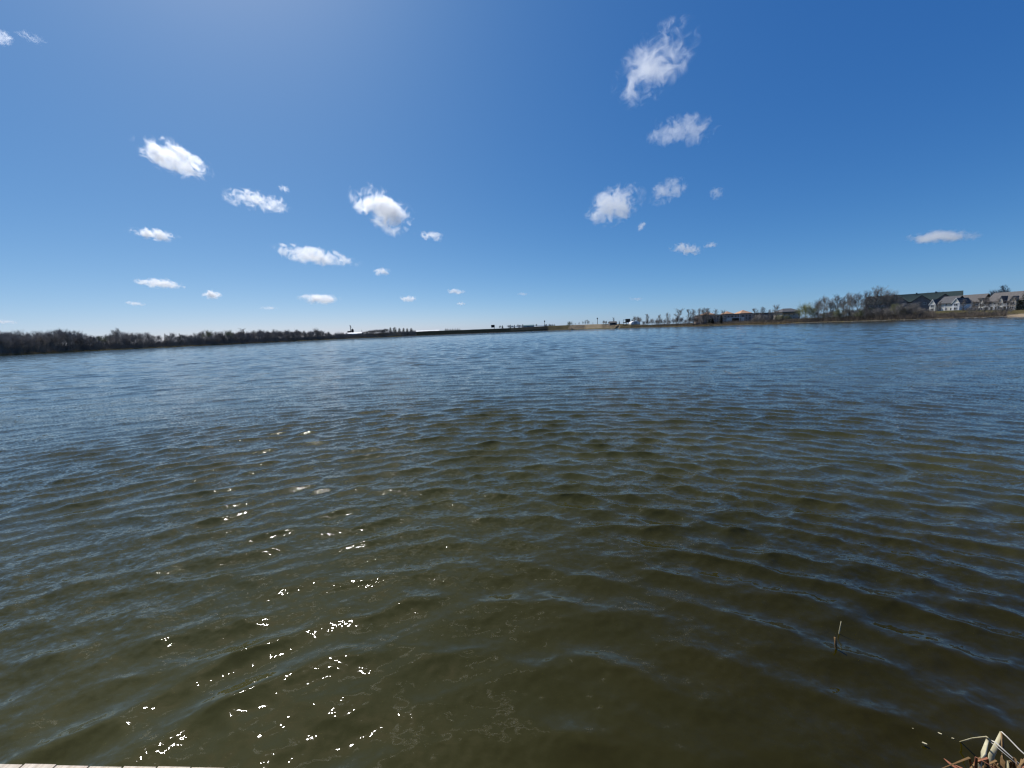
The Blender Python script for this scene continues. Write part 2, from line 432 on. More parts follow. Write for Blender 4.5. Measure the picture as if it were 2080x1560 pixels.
# px, py, width, height (photo px), tilt deg (positive = right end down), wisp 0..1, opacity, label
clouds = [
 (1328, 132, 185, 122, -40, 1.0, .85, 'large ragged wispy cloud, the highest and largest on the open right of the sky'),
 (1383, 266, 165, 66, -4, 1.0, 0.62, 'hooked wispy cloud directly below the largest ragged cloud'),
 (1250, 417, 128, 82, -20, .9, 1.4, 'bright white cloud with a notched top, brightest on the right of the sky'),
 (1356, 387, 84, 56, -28, .95, .55, 'thin broken cloud just right of the bright notched cloud'),
 (1457, 393, 34, 30, 30, .8, .35, 'very faint round smudge of cloud right of the thin broken cloud'),
 (1303, 460, 24, 18, -40, .8, .7, 'tiny cloud shred below the bright notched cloud'),
 (1394, 506, 70, 28, 4, .8, 1.0, 'small flat cloud low in the right sky with a shred beside it'),
 (1443, 498, 32, 16, -8, .8, .7, 'small shred at the right end of the small flat cloud'),
 (1908, 481, 122, 34, -4, .12, 1.3, 'smooth lens-shaped cloud alone near the right edge'),
 (355, 322, 135, 72, 28, .7, 2.2, 'white puffy cloud high on the left, highest of the left group'),
 (524, 408, 130, 46, 12, 1.0, 1.5, 'stringy white cloud with a humped top, right of the high left puff'),
 (578, 384, 26, 16, 25, .9, .5, 'tiny faint cloud above the stringy humped cloud'),
 (783, 428, 150, 86, 32, .6, 2.6, 'thickest white cloud with a grey belly, left of the middle'),
 (878, 480, 62, 22, 8, .95, .9, 'thin streak of cloud at the lower right tail of the grey bellied cloud'),
 (313, 476, 90, 28, 12, .7, 1.8, 'small slanting cloud alone under the high left puff'),
 (640, 521, 185, 44, 10, .85, 2.0, 'long narrow white cloud sloping down to the right'),
 (777, 552, 44, 18, -5, .7, 1.4, 'little peaked cloud right of the long narrow cloud'),
 (329, 576, 88, 26, 9, .75, 2.0, 'low wavy cloud above the wood at the left shore'),
 (432, 599, 38, 22, 2, .6, 2.4, 'small compact puff low on the left between two flatter clouds'),
 (652, 607, 92, 26, 1, .7, 2.6, 'flat based low cloud above the wood, widest of the lowest row'),
 (830, 607, 38, 17, 4, .7, 1.6, 'small low triangular cloud right of the flat based one'),
 (926, 592, 42, 15, 4, .7, 1.3, 'small low pale cloud near the middle, upper of two'),
 (937, 617, 20, 9, 3, .7, .9, 'tiny low cloud near the middle, lower of two'),
 (277, 617, 38, 11, 8, .8, .9, 'thin low streak of cloud above the left wood'),
 (547, 626, 38, 9, 2, .8, .6, 'faint low streak of cloud left of the flat based one'),
 (8, 653, 44, 12, 8, .8, 1.0, 'low streak of cloud cut by the left edge'),
 (4, 76, 34, 36, 50, .9, .45, 'cloud wisp cut by the top left edge'),
 (62, 76, 48, 22, 20, 1.0, .12, 'barely visible thin veil beside the wisp at the top left'),
 (610, -250, 330, 170, 20, .9, 2.4, 'ragged cloud above the top of the picture, mirrored in the near water on the left'),
 (230, -200, 290, 130, 30, .9, 2.2, 'thin cloud above the top left, mirrored in the near water at the left edge'),
 (930, -330, 250, 130, 0, .9, 2.2, 'high cloud above the top of the picture, mirrored in the near water in the middle'),
 (1062, 597, 26, 8, 0, .8, .4, 'barely visible low cloud nearest above the billboard'),
 (1292, 607, 40, 10, 0, .8, .35, 'barely visible low cloud above the pale clay bank'),
]
def aerial(e):      # farther clouds sit lower; keep the far ones within reach
    return e
for i, (px, py, w, h, tilt, wisp, op, lab) in enumerate(clouds):
    d = ray(px, py).normalized()
    dist = min((BASE - H) / max(d.z, 0.02), 16000.0)
    c = Vector((0, 0, H)) + d * dist
    dep = dist * d.dot(F_)                       # camera depth
    s = dep / FPX
    ex = (R_ - d * R_.dot(d)).normalized(); ez = d.cross(ex) * -1
    ez = ex.cross(d).normalized()
    if ez.dot(U_) < 0: ez = -ez
    ct, st = math.cos(R(-tilt)), math.sin(R(-tilt))
    ax = ct * ex + st * ez; az_ = -st * ex + ct * ez; ay = az_.cross(ax)
    hx, hz = w * s * 0.53, h * s * 0.53
    hy = max(hz, 0.45 * hx)
    o = bpy.data.objects.new('cloud', cme); COL.objects.link(o)
    mm = Matrix.Identity(4)
    for k in range(3):
        mm[k][0] = ax[k] * hx; mm[k][1] = ay[k] * hy; mm[k][2] = az_[k] * hz; mm[k][3] = c[k]
    o.matrix_world = mm
    o['seed'] = float(i * 1.37 + 0.5); mnn = (hx * hz) ** 0.5
    o['ax'] = hx / mnn; o['ay'] = hy / mnn; o['az'] = hz / mnn
    o['wisp'] = 1.0 + 2.2 * wisp
    o['reach'] = 0.86 - 0.16 * wisp
    o['dens'] = op * 1.75 / (2 * hy * 0.6)
    tag(o, lab, 'cloud', 'small fair weather clouds')
# ------------------------------------------------------------------ plants of the shore
M = {}
M['bark'] = plain('bark', (0.10, 0.088, 0.075), (0.20, 0.175, 0.15), 6, 0.95)
M['twig'] = plain('twig', (0.20, 0.18, 0.155), (0.34, 0.30, 0.26), 0.6, 0.9)
M['twig_dark'] = plain('twig_dark', (0.18, 0.168, 0.155), (0.33, 0.30, 0.27), 0.6, 0.9)
M['twig_olive'] = plain('twig_olive', (0.17, 0.175, 0.085), (0.29, 0.285, 0.155), 0.6, 0.9)
M['willow'] = plain('willow_buds', (0.20, 0.215, 0.08), (0.33, 0.33, 0.15), 0.8, 0.8)
M['needle'] = plain('needle', (0.010, 0.017, 0.012), (0.026, 0.038, 0.022), 1.2, 0.85)
M['brush'] = plain('brush', (0.14, 0.115, 0.09), (0.27, 0.215, 0.16), 0.25, 0.95, coord='Object')
M['brush_dark'] = plain('brush_dark', (0.14, 0.13, 0.118), (0.27, 0.245, 0.21), 0.2, 0.95, coord='Object')
M['reed'] = plain('dry_reed', (0.22, 0.155, 0.085), (0.42, 0.32, 0.19), 0.35, 0.9, coord='Object')

def spike(V, Fc, p, q, r):
    """one tapering three-sided twig"""
    d = (q - p)
    a = d.cross(Vector((0.3, 0.9, 0.2)))
    if a.length < 1e-4: a = d.cross(Vector((1, 0, 0)))
    a.normalize(); b = d.cross(a).normalized(); n = len(V)
    for k in range(3):
        t = 2.0944 * k; V.append(tuple(p + r * (math.cos(t) * a + math.sin(t) * b)))
    V.append(tuple(q))
    Fc.append((n, n + 1, n + 3)); Fc.append((n + 1, n + 2, n + 3)); Fc.append((n + 2, n, n + 3))

def rdir(rn, d, ang):
    """direction d turned by about ang"""
    a = Vector((rn.gauss(0, 1), rn.gauss(0, 1), rn.gauss(0, 1)))
    a = (a - d * a.dot(d)).normalized()
    return (d * math.cos(ang) + a * math.sin(ang)).normalized()

def make_bare(seed, h, spread, kind):
    """bare deciduous tree of height h: returns (trunk mesh, crown mesh)"""
    rn = random.Random(seed); tb = MB(); V = []; Fc = []
    slim = kind == 'slim'; low = kind == 'round'
    n = 6; pts = []; p = Vector((0, 0, -0.3)); lean = Vector((rn.uniform(-.06, .06), rn.uniform(-.06, .06), 1))
    top = h * (0.80 if slim else 0.62)
    for i in range(n + 1):
        pts.append(p.copy()); p = p + lean * (top / n) + Vector((rn.gauss(0, .10), rn.gauss(0, .10), 0))
    r0 = h * (0.008 if slim else 0.0105)
    tb.tube(pts, [r0 * (1.15 - 0.95 * i / n) for i in range(n + 1)], 6)
    trunk = tb.mesh('trunk', True)
    def along(t):
        f = t * n; i = min(int(f), n - 1); return pts[i].lerp(pts[i + 1], f - i)
    nl = 20 if slim else 17
    for j in range(nl):
        t = (0.14 if slim else (0.16 if low else 0.30)) + (0.84 if slim else (0.80 if low else 0.68)) * (j + rn.random() * .8) / nl
        b = along(min(t, 0.99)); a = j * 2.4 + rn.uniform(-.5, .5)
        el = R(rn.uniform(55, 75)) if slim else R(rn.uniform(28, 62) + 20 * t)
        d = Vector((math.cos(a) * math.cos(el), math.sin(a) * math.cos(el), math.sin(el)))
        L = (h - b.z) * rn.uniform(.45, .72) if slim else spread * rn.uniform(.9, 1.35) * (1.15 - 0.5 * t)
        if slim: L = min(L, spread * 1.6)
        q = b.copy(); segs = 4; rr = r0 * (0.42 if slim else 0.5) * (1.1 - .5 * t)
        limb = [q.copy()]
        for s in range(segs):
            d = rdir(rn, d, R(rn.uniform(4, 16))); d = (d + Vector((0, 0, .14))).normalized()
            q = q + d * (L / segs); limb.append(q.copy())
        for s in range(segs): spike(V, Fc, limb[s], limb[s] + (limb[s + 1] - limb[s]) * 1.25, rr * (1 - .2 * s))
        nb = 8
        for m_ in range(nb):
            f = 0.25 + 0.75 * (m_ + rn.random()) / nb; fs = min(int(f * segs), segs - 1)
            o = limb[fs].lerp(limb[fs + 1], f * segs - fs)
            d2 = rdir(rn, d, R(rn.uniform(20, 55))); d2 = (d2 + Vector((0, 0, .25))).normalized()
            L2 = L * rn.uniform(.28, .5); e = o + d2 * L2
            spike(V, Fc, o, e, rr * .30 + .012)
            for k in range(7):
                o2 = o.lerp(e, rn.uniform(.2, 1)); d3 = rdir(rn, d2, R(rn.uniform(15, 60))); d3 = (d3 + Vector((0, 0, .22))).normalized()
                L3 = L2 * rn.uniform(.35, .75); e2 = o2 + d3 * L3
                spike(V, Fc, o2, e2, 0.017 if kind == 'tall' else 0.022)
                if kind != 'slim':
                    for w in range(2):
                        o3 = o2.lerp(e2, rn.uniform(.3, 1)); d4 = rdir(rn, d3, R(rn.uniform(20, 55)))
                        spike(V, Fc, o3, o3 + (d4 + Vector((0, 0, .2))) * L3 * .8, 0.011 if kind == 'tall' else 0.015)
    crown = bpy.data.meshes.new('crown'); crown.from_pydata(V, [], Fc); crown.update()
    hh = max(v[2] for v in V)
    return trunk, crown, hh

def make_willow(seed, h, spread):
    tr, cr, hh = make_bare(seed, h, spread, 'round')
    rn = random.Random(seed + 5)
    V = [tuple(v.co) for v in cr.vertices]; Fc = [tuple(p.vertices) for p in cr.polygons]
    for i in range(3200):                             # opening buds: small leaf faces spread along the twigs
        c = Vector(V[rn.randrange(len(V))])
        if c.z < h * .18: continue
        c += Vector((rn.gauss(0, .25), rn.gauss(0, .25), rn.gauss(0, .25))); s = rn.uniform(.05, .11)
        a = Vector((rn.gauss(0, 1), rn.gauss(0, 1), rn.gauss(0, 1))).normalized() * s; b = rdir(rn, a.normalized(), 1.57) * s * .6
        n = len(V); V += [tuple(c - a), tuple(c + b), tuple(c + a)]; Fc.append((n, n + 1, n + 2))
    me = bpy.data.meshes.new('crown'); me.from_pydata(V, [], Fc); me.update()
    return tr, me, hh

def make_conifer(seed, h, spread, blunt=False):
    rn = random.Random(seed); tb = MB(); V = []; Fc = []
    tb.tube([(0, 0, -.3), (0, 0, h * .5), (0, 0, h * .95)], [h * .018, h * .011, .02], 6); trunk = tb.mesh('trunk', True)
    z = h * .05
    while z < h * .985:
        f = z / h
        rad = spread * ((1 - f) ** .75 if not blunt else (1 - f ** 3.2) ** .6) * rn.uniform(.78, 1.1)
        nb = max(5, int(11 * rad / spread + 4))
        for k in range(nb):
            a = rn.uniform(0, 6.283); L = rad * rn.uniform(.7, 1.08)
            d = Vector((math.cos(a), math.sin(a), rn.uniform(-.35, .12)))
            o = Vector((0, 0, z)); e = o + d * L
            for m_ in range(7):
                t = rn.uniform(.15, 1); c = o.lerp(e, t); s = .10 + .16 * L * (1.1 - t) + .10
                side = Vector((-math.sin(a), math.cos(a), rn.uniform(-.5, .3))) * s * rn.choice((-1, 1)); fw = d * s * 1.2
                n = len(V); V += [tuple(c), tuple(c + side + fw * .4), tuple(c + fw + Vector((0, 0, rn.uniform(-.1, .1))))]; Fc.append((n, n + 1, n + 2))
        z += h * .026 + .03
    crown = bpy.data.meshes.new('crown'); crown.from_pydata(V, [], Fc); crown.update()
    return trunk, crown, h

VAR = {'tall': [make_bare(100 + i, 12, 3.3, 'tall') for i in range(5)],
       'round': [make_bare(200 + i, 9, 3.6, 'round') for i in range(5)],
       'slim': [make_bare(300 + i, 9, 1.25, 'slim') for i in range(4)],
       'willow': [make_willow(400 + i, 8, 3.8) for i in range(2)],
       'spruce': [make_conifer(500 + i, 9, 2.1) for i in range(2)],
       'juniper': [make_conifer(520 + i, 8, 2.3, True) for i in range(3)]}
for k, lst in VAR.items():
    for tr, cr, hh in lst: tr.materials.append(M['bark']); cr.materials.append(None)
_cnt = {}
def plant(kind, px, top_py, Y, wide=1.0, twig='twig', label=None, group=None, name='bare_tree', cat='tree', top=None):
    i = _cnt.get(kind, 0); _cnt[kind] = i + 1
    tr, cr, hh = VAR[kind][i % len(VAR[kind])]
    x = X_at(px, Y); z0 = gz(x, Y); zt = at(px, top_py, Y).z if top is None else z0 + top
    s = max((zt - z0) / hh, 0.15)
    root = empty(name, (x, Y, z0 - 0.05), random.uniform(0, 6.283)); root.scale = (s * wide, s * wide, s)
    a = link('trunk', tr, None, root); b = link('crown', cr, None, root)
    b.material_slots[0].link = 'OBJECT'; b.material_slots[0].material = M[twig]
    tag(root, label, cat, group); return root
def back(px, off):
    """Y of the point off metres behind the shore in photo column px"""
    az = math.atan2(X_at(px, 1.0), 1.0); return (float(shore_r(az)) + off) * math.cos(az)

def pick(px, table):
    for lim, w in table:
        if px < lim: return w

# ---- the wood on the left shore
sky_l = [(-30,669),(0,670),(22,668),(40,667),(60,670),(85,668),(108,667),(125,663),(140,665),(160,668),(175,674),(190,679),(203,678),(218,677),(232,675),(243,664),
         (256,671),(272,672),(288,673),(300,672),(316,678),(352,673),(382,682),(398,673),(412,669),(424,667),(440,672),(452,671),(466,668),(478,674),(491,665),(505,671),
         (518,669),(531,667),(545,670),(560,667),(572,669),(583,667),(594,670),(604,666),(618,669),(632,670),(645,664),(655,670),(668,673),(682,674),(697,675)]
def wood_where(px):
    for lim, w in ((60, 'at the very left edge behind the reed bed'), (118, 'left of its tallest spreading tree'), (178, 'right of its tallest spreading tree'), (238, 'in the dip before the lone thin tree'),
                   (330, 'between the lone thin tree and the two conifers'), (395, 'beside the two pointed conifers'), (480, 'around the two olive topped trees'), (560, 'right of the thin bare sapling'),
                   (630, 'left of the highest round headed tree'), (9999, 'at its right end before the grain elevator')):
        if px < lim: return w
WOOD = 'leafless trees massed in the wood on the left shore'
for i, (px, py) in enumerate(sky_l):
    special = {125: ('tall', 'twig_dark', 'tallest spreading leafless tree of the wood near the left edge'),
               243: ('slim', 'twig_dark', 'thin leafless tree standing up alone above the wood on the left shore'),
               203: ('willow', 'twig_olive', 'low rounded olive tree in the dip of the left shore wood'),
               424: ('round', 'twig_olive', 'broad olive budding tree at the right end of the low left house'),
               466: ('round', 'twig_olive', 'olive topped tree right of the broad budding one on the left shore'),
               491: ('slim', 'twig', 'thin bare sapling poking above the middle of the left wood'),
               645: ('tall', 'twig_dark', 'bare round headed tree standing highest before the grain elevator')}.get(px)
    kind, tw, lab = special if special else (('tall', 'round', 'round', 'tall', 'round')[i % 5], 'twig_dark' if i % 4 else 'twig', 'grey leafless tree, left shore wood, ' + wood_where(px))
    plant(kind, px, py + random.uniform(-1, 1), back(px, random.uniform(8, 26)), 1.15 if kind != 'slim' else 1.5, tw, lab, None if special else WOOD)
for i, px in enumerate(list(np.linspace(-24, 706, 62)) + list(np.linspace(-20, 690, 36)) + list(np.linspace(470, 704, 46))):
    if 372 < px < 392 and i < 62: continue
    ty = float(np.interp(px, [a for a, _ in sky_l], [b for _, b in sky_l])) + (random.uniform(5, 14) if i < 62 else random.uniform(2, 5))
    plant('round', px, ty, back(px, random.uniform(4, 14) if i < 62 else random.uniform(22, 40)), 1.35, 'twig_dark' if i % 3 else 'twig', 'lower grey tree, left shore wood, ' + wood_where(px), WOOD)
for px in (371, 377, 384, 391): plant('round', px, 677 + random.uniform(-2, 3), back(px, 42), 1.3, 'twig_dark', 'bare tree rising behind the low house in the left wood', 'bare trees behind the low left house')
plant('spruce', 338, 676.5, back(338, 12), 1.0, 'needle', 'dark pointed conifer in the left wood, first left of the low house', None, 'conifer')
plant('spruce', 367, 676, back(367, 11), 1.05, 'needle', 'dark pointed conifer in the left wood, next to the low house', None, 'conifer')

# ---- the far bank in the middle
for i, (px, py) in enumerate([(705,676),(740,674),(744,674),(748,672),(752,671),(756,671),(760,670),(764,669.5),(768,669.5),(772,669),(776,669),(780,669),(784,667.5),(788,668)]):
    plant('round', px, py - 1.2, back(px, random.uniform(8, 32)), 1.9, 'twig_dark', 'grey bare tree between the white domed shed and the dark evergreens', 'bare trees left of the far evergreens')
for px, py, w, lab in [(794, 664.5, .75, 'narrow dark evergreen, leftmost of the far clump'), (802.5, 664, 1.25, 'tallest dark evergreen of the far clump, second from its left end'),
                       (812, 666, 1.1, 'dark evergreen in the far clump between the tallest and the blocky one'), (820.5, 666, 1.0, 'dark rounded evergreen in the far clump beside the blocky right end'),
                       (828, 666.5, 1.2, 'dark blocky evergreen, second from the right end of the far clump'), (836, 666, 1.25, 'dark blocky evergreen at the right end of the far clump')]:
    plant('juniper', px, py, back(px, 34), w * 1.35, 'needle', lab, None, 'evergreen_tree')
for px in (906, 910, 915, 920, 925, 930, 934):
    plant('juniper', px, 667 + random.uniform(0, .8), 720, 1.6, 'needle', 'low dark evergreen in the hedge row on the embankment left of the billboard', 'evergreen hedge row on the embankment', 'evergreen_tree')
for i, px in enumerate((1016, 1021, 1033, 1037, 1041, 1045, 1052, 1055, 1058, 1062)):
    plant('juniper' if i % 2 else 'round', px, 660.5 - .035 * (px - 1016) + random.uniform(-1, .6), 740, 1.3, 'needle' if i % 2 else 'twig_dark',
          'small dark tree on the embankment between the billboard and the teal roof', 'small dark trees right of the billboard', 'small_tree')
plant('round', 1090, 657, 720, 1.2, 'twig_olive', 'small pale bush at the right end of the teal roof', None, 'small_tree')
for px in (1107, 1110, 1116, 1119, 1122, 1126):
    plant('juniper', px, 658.2 + random.uniform(-.4, .4), 760, 1.6, 'needle', 'low dark tree on the skyline right of the small pole tower', 'low dark trees beyond the embankment', 'evergreen_tree')
plant('round', 1157, 651, back(1157, 8), 1.25, 'twig_olive', 'lone round headed tree on the dry bank in the middle of the far shore', None)
for px, py in [(1169,656),(1176,654),(1184,652),(1189,650),(1193,649),(1197,651),(1204,655)]:
    plant('slim', px, py, back(px, 55), 1.8, 'twig_dark', 'dark thin tree on the skyline right of the lone round headed tree', 'dark trees above the clay bank')
for px, py in [(1226,650),(1231,651),(1238,653)]:
    plant('round', px, py, back(px, 18), 1.2, 'twig_dark', 'dark bushy tree between the tall pole tower and the dark shed', 'bushy trees right of the clay bank')
plant('slim', 1247.5, 643.5, back(1247, 22), 1.2, 'twig_dark', 'narrow dark tree rising behind the dark shed', None)
plant('spruce', 1258, 651, back(1258, 20), 1.3, 'needle', 'small pointed conifer right of the dark shed', None, 'conifer')
for px, py in [(1284,647),(1290,640.5),(1296,642),(1299,643)]:
    plant('round', px, py, back(px, 45), 1.0, 'twig', 'pale bare tree behind the pale arched shed', 'bare trees behind the arched shed')

# ---- slim trees before the unfinished building
for px, py, lab in [(1314.5, 636.5, 'dense slim tree right of the pale arched shed'), (1335, 638, 'faint thin sapling right of the dense slim tree'), (1355.5, 633.5, 'slim bare tree midway between the arched shed and the unfinished building'),
                    (1374, 625, 'tall slim tree with a full head left of the unfinished building'), (1399, 626.5, 'upright slim tree left of the first orange roof'),
                    (1411, 626, 'slim bare tree, second left of the first orange roof'), (1421, 624, 'slim dark tree, first of the cluster at the first orange roof'),
                    (1428, 623.5, 'dark slim tree, middle of the cluster at the first orange roof'), (1435, 624.5, 'slim tree directly above the first orange roof'), (1442, 628, 'low thin tree above the right slope of the first orange roof'),
                    (1453, 625.5, 'fan shaped slim tree right of the first orange roof'), (1465, 628, 'leaning slim tree left of the middle orange roof'),
                    (1533, 625, 'full headed slim tree right of the third orange roof'), (1545.5, 622, 'thin tree above the dark end of the unfinished building'),
                    (1563, 627, 'short slim tree above the flat dark building'), (1578.5, 616, 'tall thin bare tree left of the dark hipped roof')]:
    plant('slim', px, py, back(px, random.uniform(7, 14)), random.uniform(1.35, 1.75), 'twig', lab, 'slim trees along the middle right shore')
for i, px in enumerate(np.linspace(1308, 1425, 15)):
    plant('round', px, hor(px) - random.uniform(10, 17), back(px, random.uniform(8, 16)), 1.3, 'twig_dark', 'low grey bush tree on the shore, ' + pick(px, ((1330, 'by the pale arched shed'), (1365, 'around the lone midway slim tree'), (1395, 'right of the full headed slim tree'), (9999, 'at the left end of the unfinished building'))), 'low bushes left of the unfinished building', 'bushy_tree')
for px, py in [(1446, 644), (1464, 640), (1448, 648), (1440, 647)]:
    plant('juniper', px, py, back(px, 7), .9, 'needle', 'small dark evergreen before the left half of the unfinished building', 'evergreens before the unfinished building', 'evergreen_tree')
for px in np.linspace(1530, 1604, 11):
    plant('round', px, hor(px) - random.uniform(7, 15), back(px, random.uniform(6, 12)), 1.2, 'twig_dark' if px < 1580 else 'twig_olive', 'low bush tree on the shore, ' + pick(px, ((1550, 'at the right end of the unfinished building'), (1577, 'below the flat dark building'), (9999, 'below the dark hipped roof'))), 'low bushes below the dark roofs', 'bushy_tree')

# ---- tall bare trees on the right
plant('willow', 1634, 607, back(1634, 5), 1.0, 'willow', 'rounded yellow green willow on the right shore beside the dark hipped roof')
plant('willow', 1651, 618, back(1651, 6), .9, 'twig_olive', 'smaller olive tree at the right foot of the yellow green willow')
for px, py, lab in [(1662, 603, 'bare tree on the right shore, first right of the willow'), (1673, 594.5, 'tall bare tree with a rounded head, second right of the willow'), (1686, 603, 'shorter bare tree between two round headed ones right of the willow'),
                    (1698, 594, 'tall round headed bare tree, third tall one right of the willow'), (1712, 600, 'bare tree left of the middle of the right shore row'), (1723, 589, 'faint tall bare tree in the middle of the right shore row'),
                    (1742, 588, 'many branched bare tree in the middle of the right shore row'), (1760, 585, 'bare tree left of the tallest one on the right shore'), (1779, 575, 'tallest bare tree on the right shore'),
                    (1793, 585, 'bare tree directly right of the tallest one'), (1805, 586, 'bare tree, second right of the tallest one'), (1817, 589, 'last bare tree of the tall row, before the long green roof')]:
    plant('tall', px, py, back(px, random.uniform(6, 14)), 1.0, 'twig', lab, 'tall bare trees on the right shore')
for i, px in enumerate(np.linspace(1660, 1872, 38)):
    plant('round', px, hor(px) - (random.uniform(12, 24) if px < 1735 else random.uniform(17, 30) if px < 1862 else random.uniform(12, 18)), back(px, random.uniform(4, 12)), 1.25, ('twig', 'twig_dark', 'twig', 'twig_olive')[i % 4], 'low bare thicket tree on the right shore, ' + pick(px, ((1682, 'just right of the willow'), (1708, 'under the round headed tall trees'), (1738, 'left of the many branched tree'), (1768, 'left below the tallest tree'), (1792, 'directly under the tallest tree'), (1822, 'under the last of the tall row'), (1850, 'before the left end of the green roof'), (9999, 'left of the shrubs by the cream house'))), 'thicket trees on the right shore', 'bushy_tree')
for px, py in [(1883, 592), (1892, 590), (1901, 588.5), (1909, 589)]:
    plant('round', px, py, 300, 1.1, 'twig', 'bare tree top behind the ridge of the long green roof', 'bare trees behind the long green roof')
for px, py, lab in [(2014, 585, 'dark bare tree top left behind the right hand house'), (2021, 583, 'bare tree top above the left end of the right hand roof'), (2027, 586, 'lower bare tree top above the right hand roof'), (2035.5, 577, 'thin tall bare tree standing above the right hand roof')]:
    plant('slim' if px > 2030 else 'round', px, py, 262, 1.1, 'twig_dark', lab)
plant('spruce', 2079, 582, 178, 1.0, 'needle', 'dark conifer at the right edge before the houses', None, 'conifer')
plant('juniper', 2068, 606, 174, .8, 'needle', 'dark shrub tree left of the conifer at the right edge', None, 'evergreen_tree')
for px in (1955, 1962, 1970, 1978, 1986, 1999, 2012, 2022, 2033, 2044, 2054):
    plant('round', px, hor(px) - random.uniform(9, 16), back(px, random.uniform(8, 16)), 1.1, 'twig_dark', 'grey shrub tree on the right bank, ' + pick(px, ((1966, 'just right of the cream house'), (1982, 'below the plain grey brown roof'), (2005, 'at the left end of the balconied house'), (2028, 'below the white balconies'), (9999, 'next to the sand beach'))), 'shrub trees before the right hand houses', 'bushy_tree')
for px, py, lab in ((1903, 611, 'thin bare tree before the left gable of the cream house'), (1955, 606, 'thin bare tree at the right corner of the cream house'), (1972, 609, 'thin bare tree before the plain grey brown roof'),
                    (1990, 603, 'thin bare tree before the left gable of the balconied house'), (2009, 601, 'thin bare tree before the white balconies'), (2026, 604, 'bare tree screening the middle of the balconied house'), (2050, 600, 'bare tree before the right end of the balconied house')):
    plant('slim', px, py, back(px, random.uniform(22, 28)), 1.9, 'twig', lab, 'thin trees screening the right hand houses')
for px in (1868, 1876, 1884):
    plant('round', px, hor(px) - random.uniform(12, 18), back(px, random.uniform(12, 20)), 1.2, 'twig_dark', 'dark shrub tree left of the cream house', 'shrub trees left of the cream house', 'bushy_tree')

# ---- thickets and reed beds nobody could count
def strip(name, label, mat, spans, n, hgt, offs, rad, lean=.35):
    """upright stems scattered along the shore; spans = [(px0, px1), ...]"""
    tot = sum(b - a for a, b in spans); P = []
    for a, b in spans:
        k = int(n * (b - a) / tot); px = RNG.uniform(a, b, k)
        az = np.arctan(((px - 1040) / FPX) / 1.006)
        off = RNG.uniform(offs[0], offs[1], k); r = shore_r(az) + off
        x, y = r * np.sin(az), r * np.cos(az); z = ground_z(az, r)
        hh = RNG.uniform(hgt[0], hgt[1], k) * (0.75 + 0.25 * np.sin(px * .21) * np.sin(px * .083 + 1))
        P.append(np.stack([x, y, z, hh], 1))
    P = np.concatenate(P); k = len(P)
    b = P[:, :3] + np.array([0, 0, -.1]); a = RNG.uniform(0, 6.283, k)
    tip = b + np.stack([P[:, 3] * RNG.normal(0, lean, k), P[:, 3] * RNG.normal(0, lean, k), P[:, 3]], 1)
    w = RNG.uniform(.6, 1.3, k) * rad
    dx = np.stack([np.cos(a) * w, np.sin(a) * w, 0 * w], 1)
    V = np.stack([b - dx, b + dx, tip], 1).reshape(-1, 3); Fc = np.arange(3 * k).reshape(-1, 3)
    me = mesh_np(name, V, Fc); o = link(name, me, mat); tag(o, label, kind='stuff'); return o
strip('undergrowth', 'dense dark brush filling the left shore wood', M['brush_dark'], [(-40, 705)], 42000, (1.2, 6.0), (.4, 24), .045)
strip('undergrowth', 'tall grey brush between the trunks at the right end of the left wood', M['brush_dark'], [(395, 705)], 16000, (3.5, 8.0), (5, 26), .05, .22)
strip('undergrowth', 'brown scrub on the far bank between elevator and evergreens', M['brush_dark'], [(690, 850)], 13000, (1.5, 4.2), (2, 26), .08)
strip('undergrowth', 'brown scrub along the middle right shore', M['brush'], [(1225, 1600)], 14000, (1.0, 3.6), (4, 20), .05)
strip('undergrowth', 'grey brown scrub along the right shore under the tall trees', M['brush'], [(1590, 1900)], 16000, (1.0, 4.2), (1.5, 14), .035)
strip('undergrowth', 'brown brush on the bank below the right hand houses', M['brush'], [(1870, 2046)], 13000, (.8, 2.2), (1.0, 12), .03)
strip('reeds', 'pale dry reed bed at the left edge of the far shore', M['reed'], [(-40, 172)], 7000, (.7, 1.3), (.1, 2.2), .03, .15)
strip('reeds', 'thin dry reed bed below the middle of the left wood', M['reed'], [(412, 610)], 5000, (.8, 1.5), (.1, 2.5), .04, .15)
strip('reeds', 'long tan reed bed along the middle right shore', M['reed'], [(1262, 1612)], 11000, (1.1, 2.2), (.2, 3.5), .05, .15)
strip('reeds', 'sparse dry grass on the bank below the cream house', M['reed'], [(1900, 1962), (1990, 2040)], 3500, (.4, 1.0), (.4, 5.0), .03, .25)
# ------------------------------------------------------------------ buildings and structures across the lake
B = {}
B['cream'] = plain('cream_siding', (0.62, 0.59, 0.50), (0.74, 0.71, 0.62), .5, .8, stretch=(.3, .3, 8))
B['white'] = plain('white_paint', (0.68, 0.68, 0.67), (0.80, 0.80, 0.79), .8, .6)
B['tan'] = plain('tan_stone', (0.40, 0.35, 0.28), (0.54, 0.48, 0.40), 1.2, .9)
B['shingle'] = plain('grey_shingle', (0.075, 0.075, 0.08), (0.13, 0.13, 0.132), 1.5, .9, stretch=(1, 1, 4))
B['brown_shingle'] = plain('brown_shingle', (0.10, 0.094, 0.09), (0.17, 0.155, 0.145), 1.5, .9, stretch=(1, 1, 4))
B['green_roof'] = plain('green_shingle', (0.022, 0.04, 0.04), (0.042, 0.066, 0.064), 1.5, .85, stretch=(1, 1, 4))
B['dark_wall'] = plain('dark_siding', (0.14, 0.13, 0.125), (0.22, 0.20, 0.19), .6, .9)
B['black'] = plain('dark_steel', (0.012, 0.015, 0.016), (0.028, 0.033, 0.035), .8, .7)
B['glass'] = plain('window_glass', (0.02, 0.024, 0.03), (0.04, 0.046, 0.055), .3, .12, spec=.6)
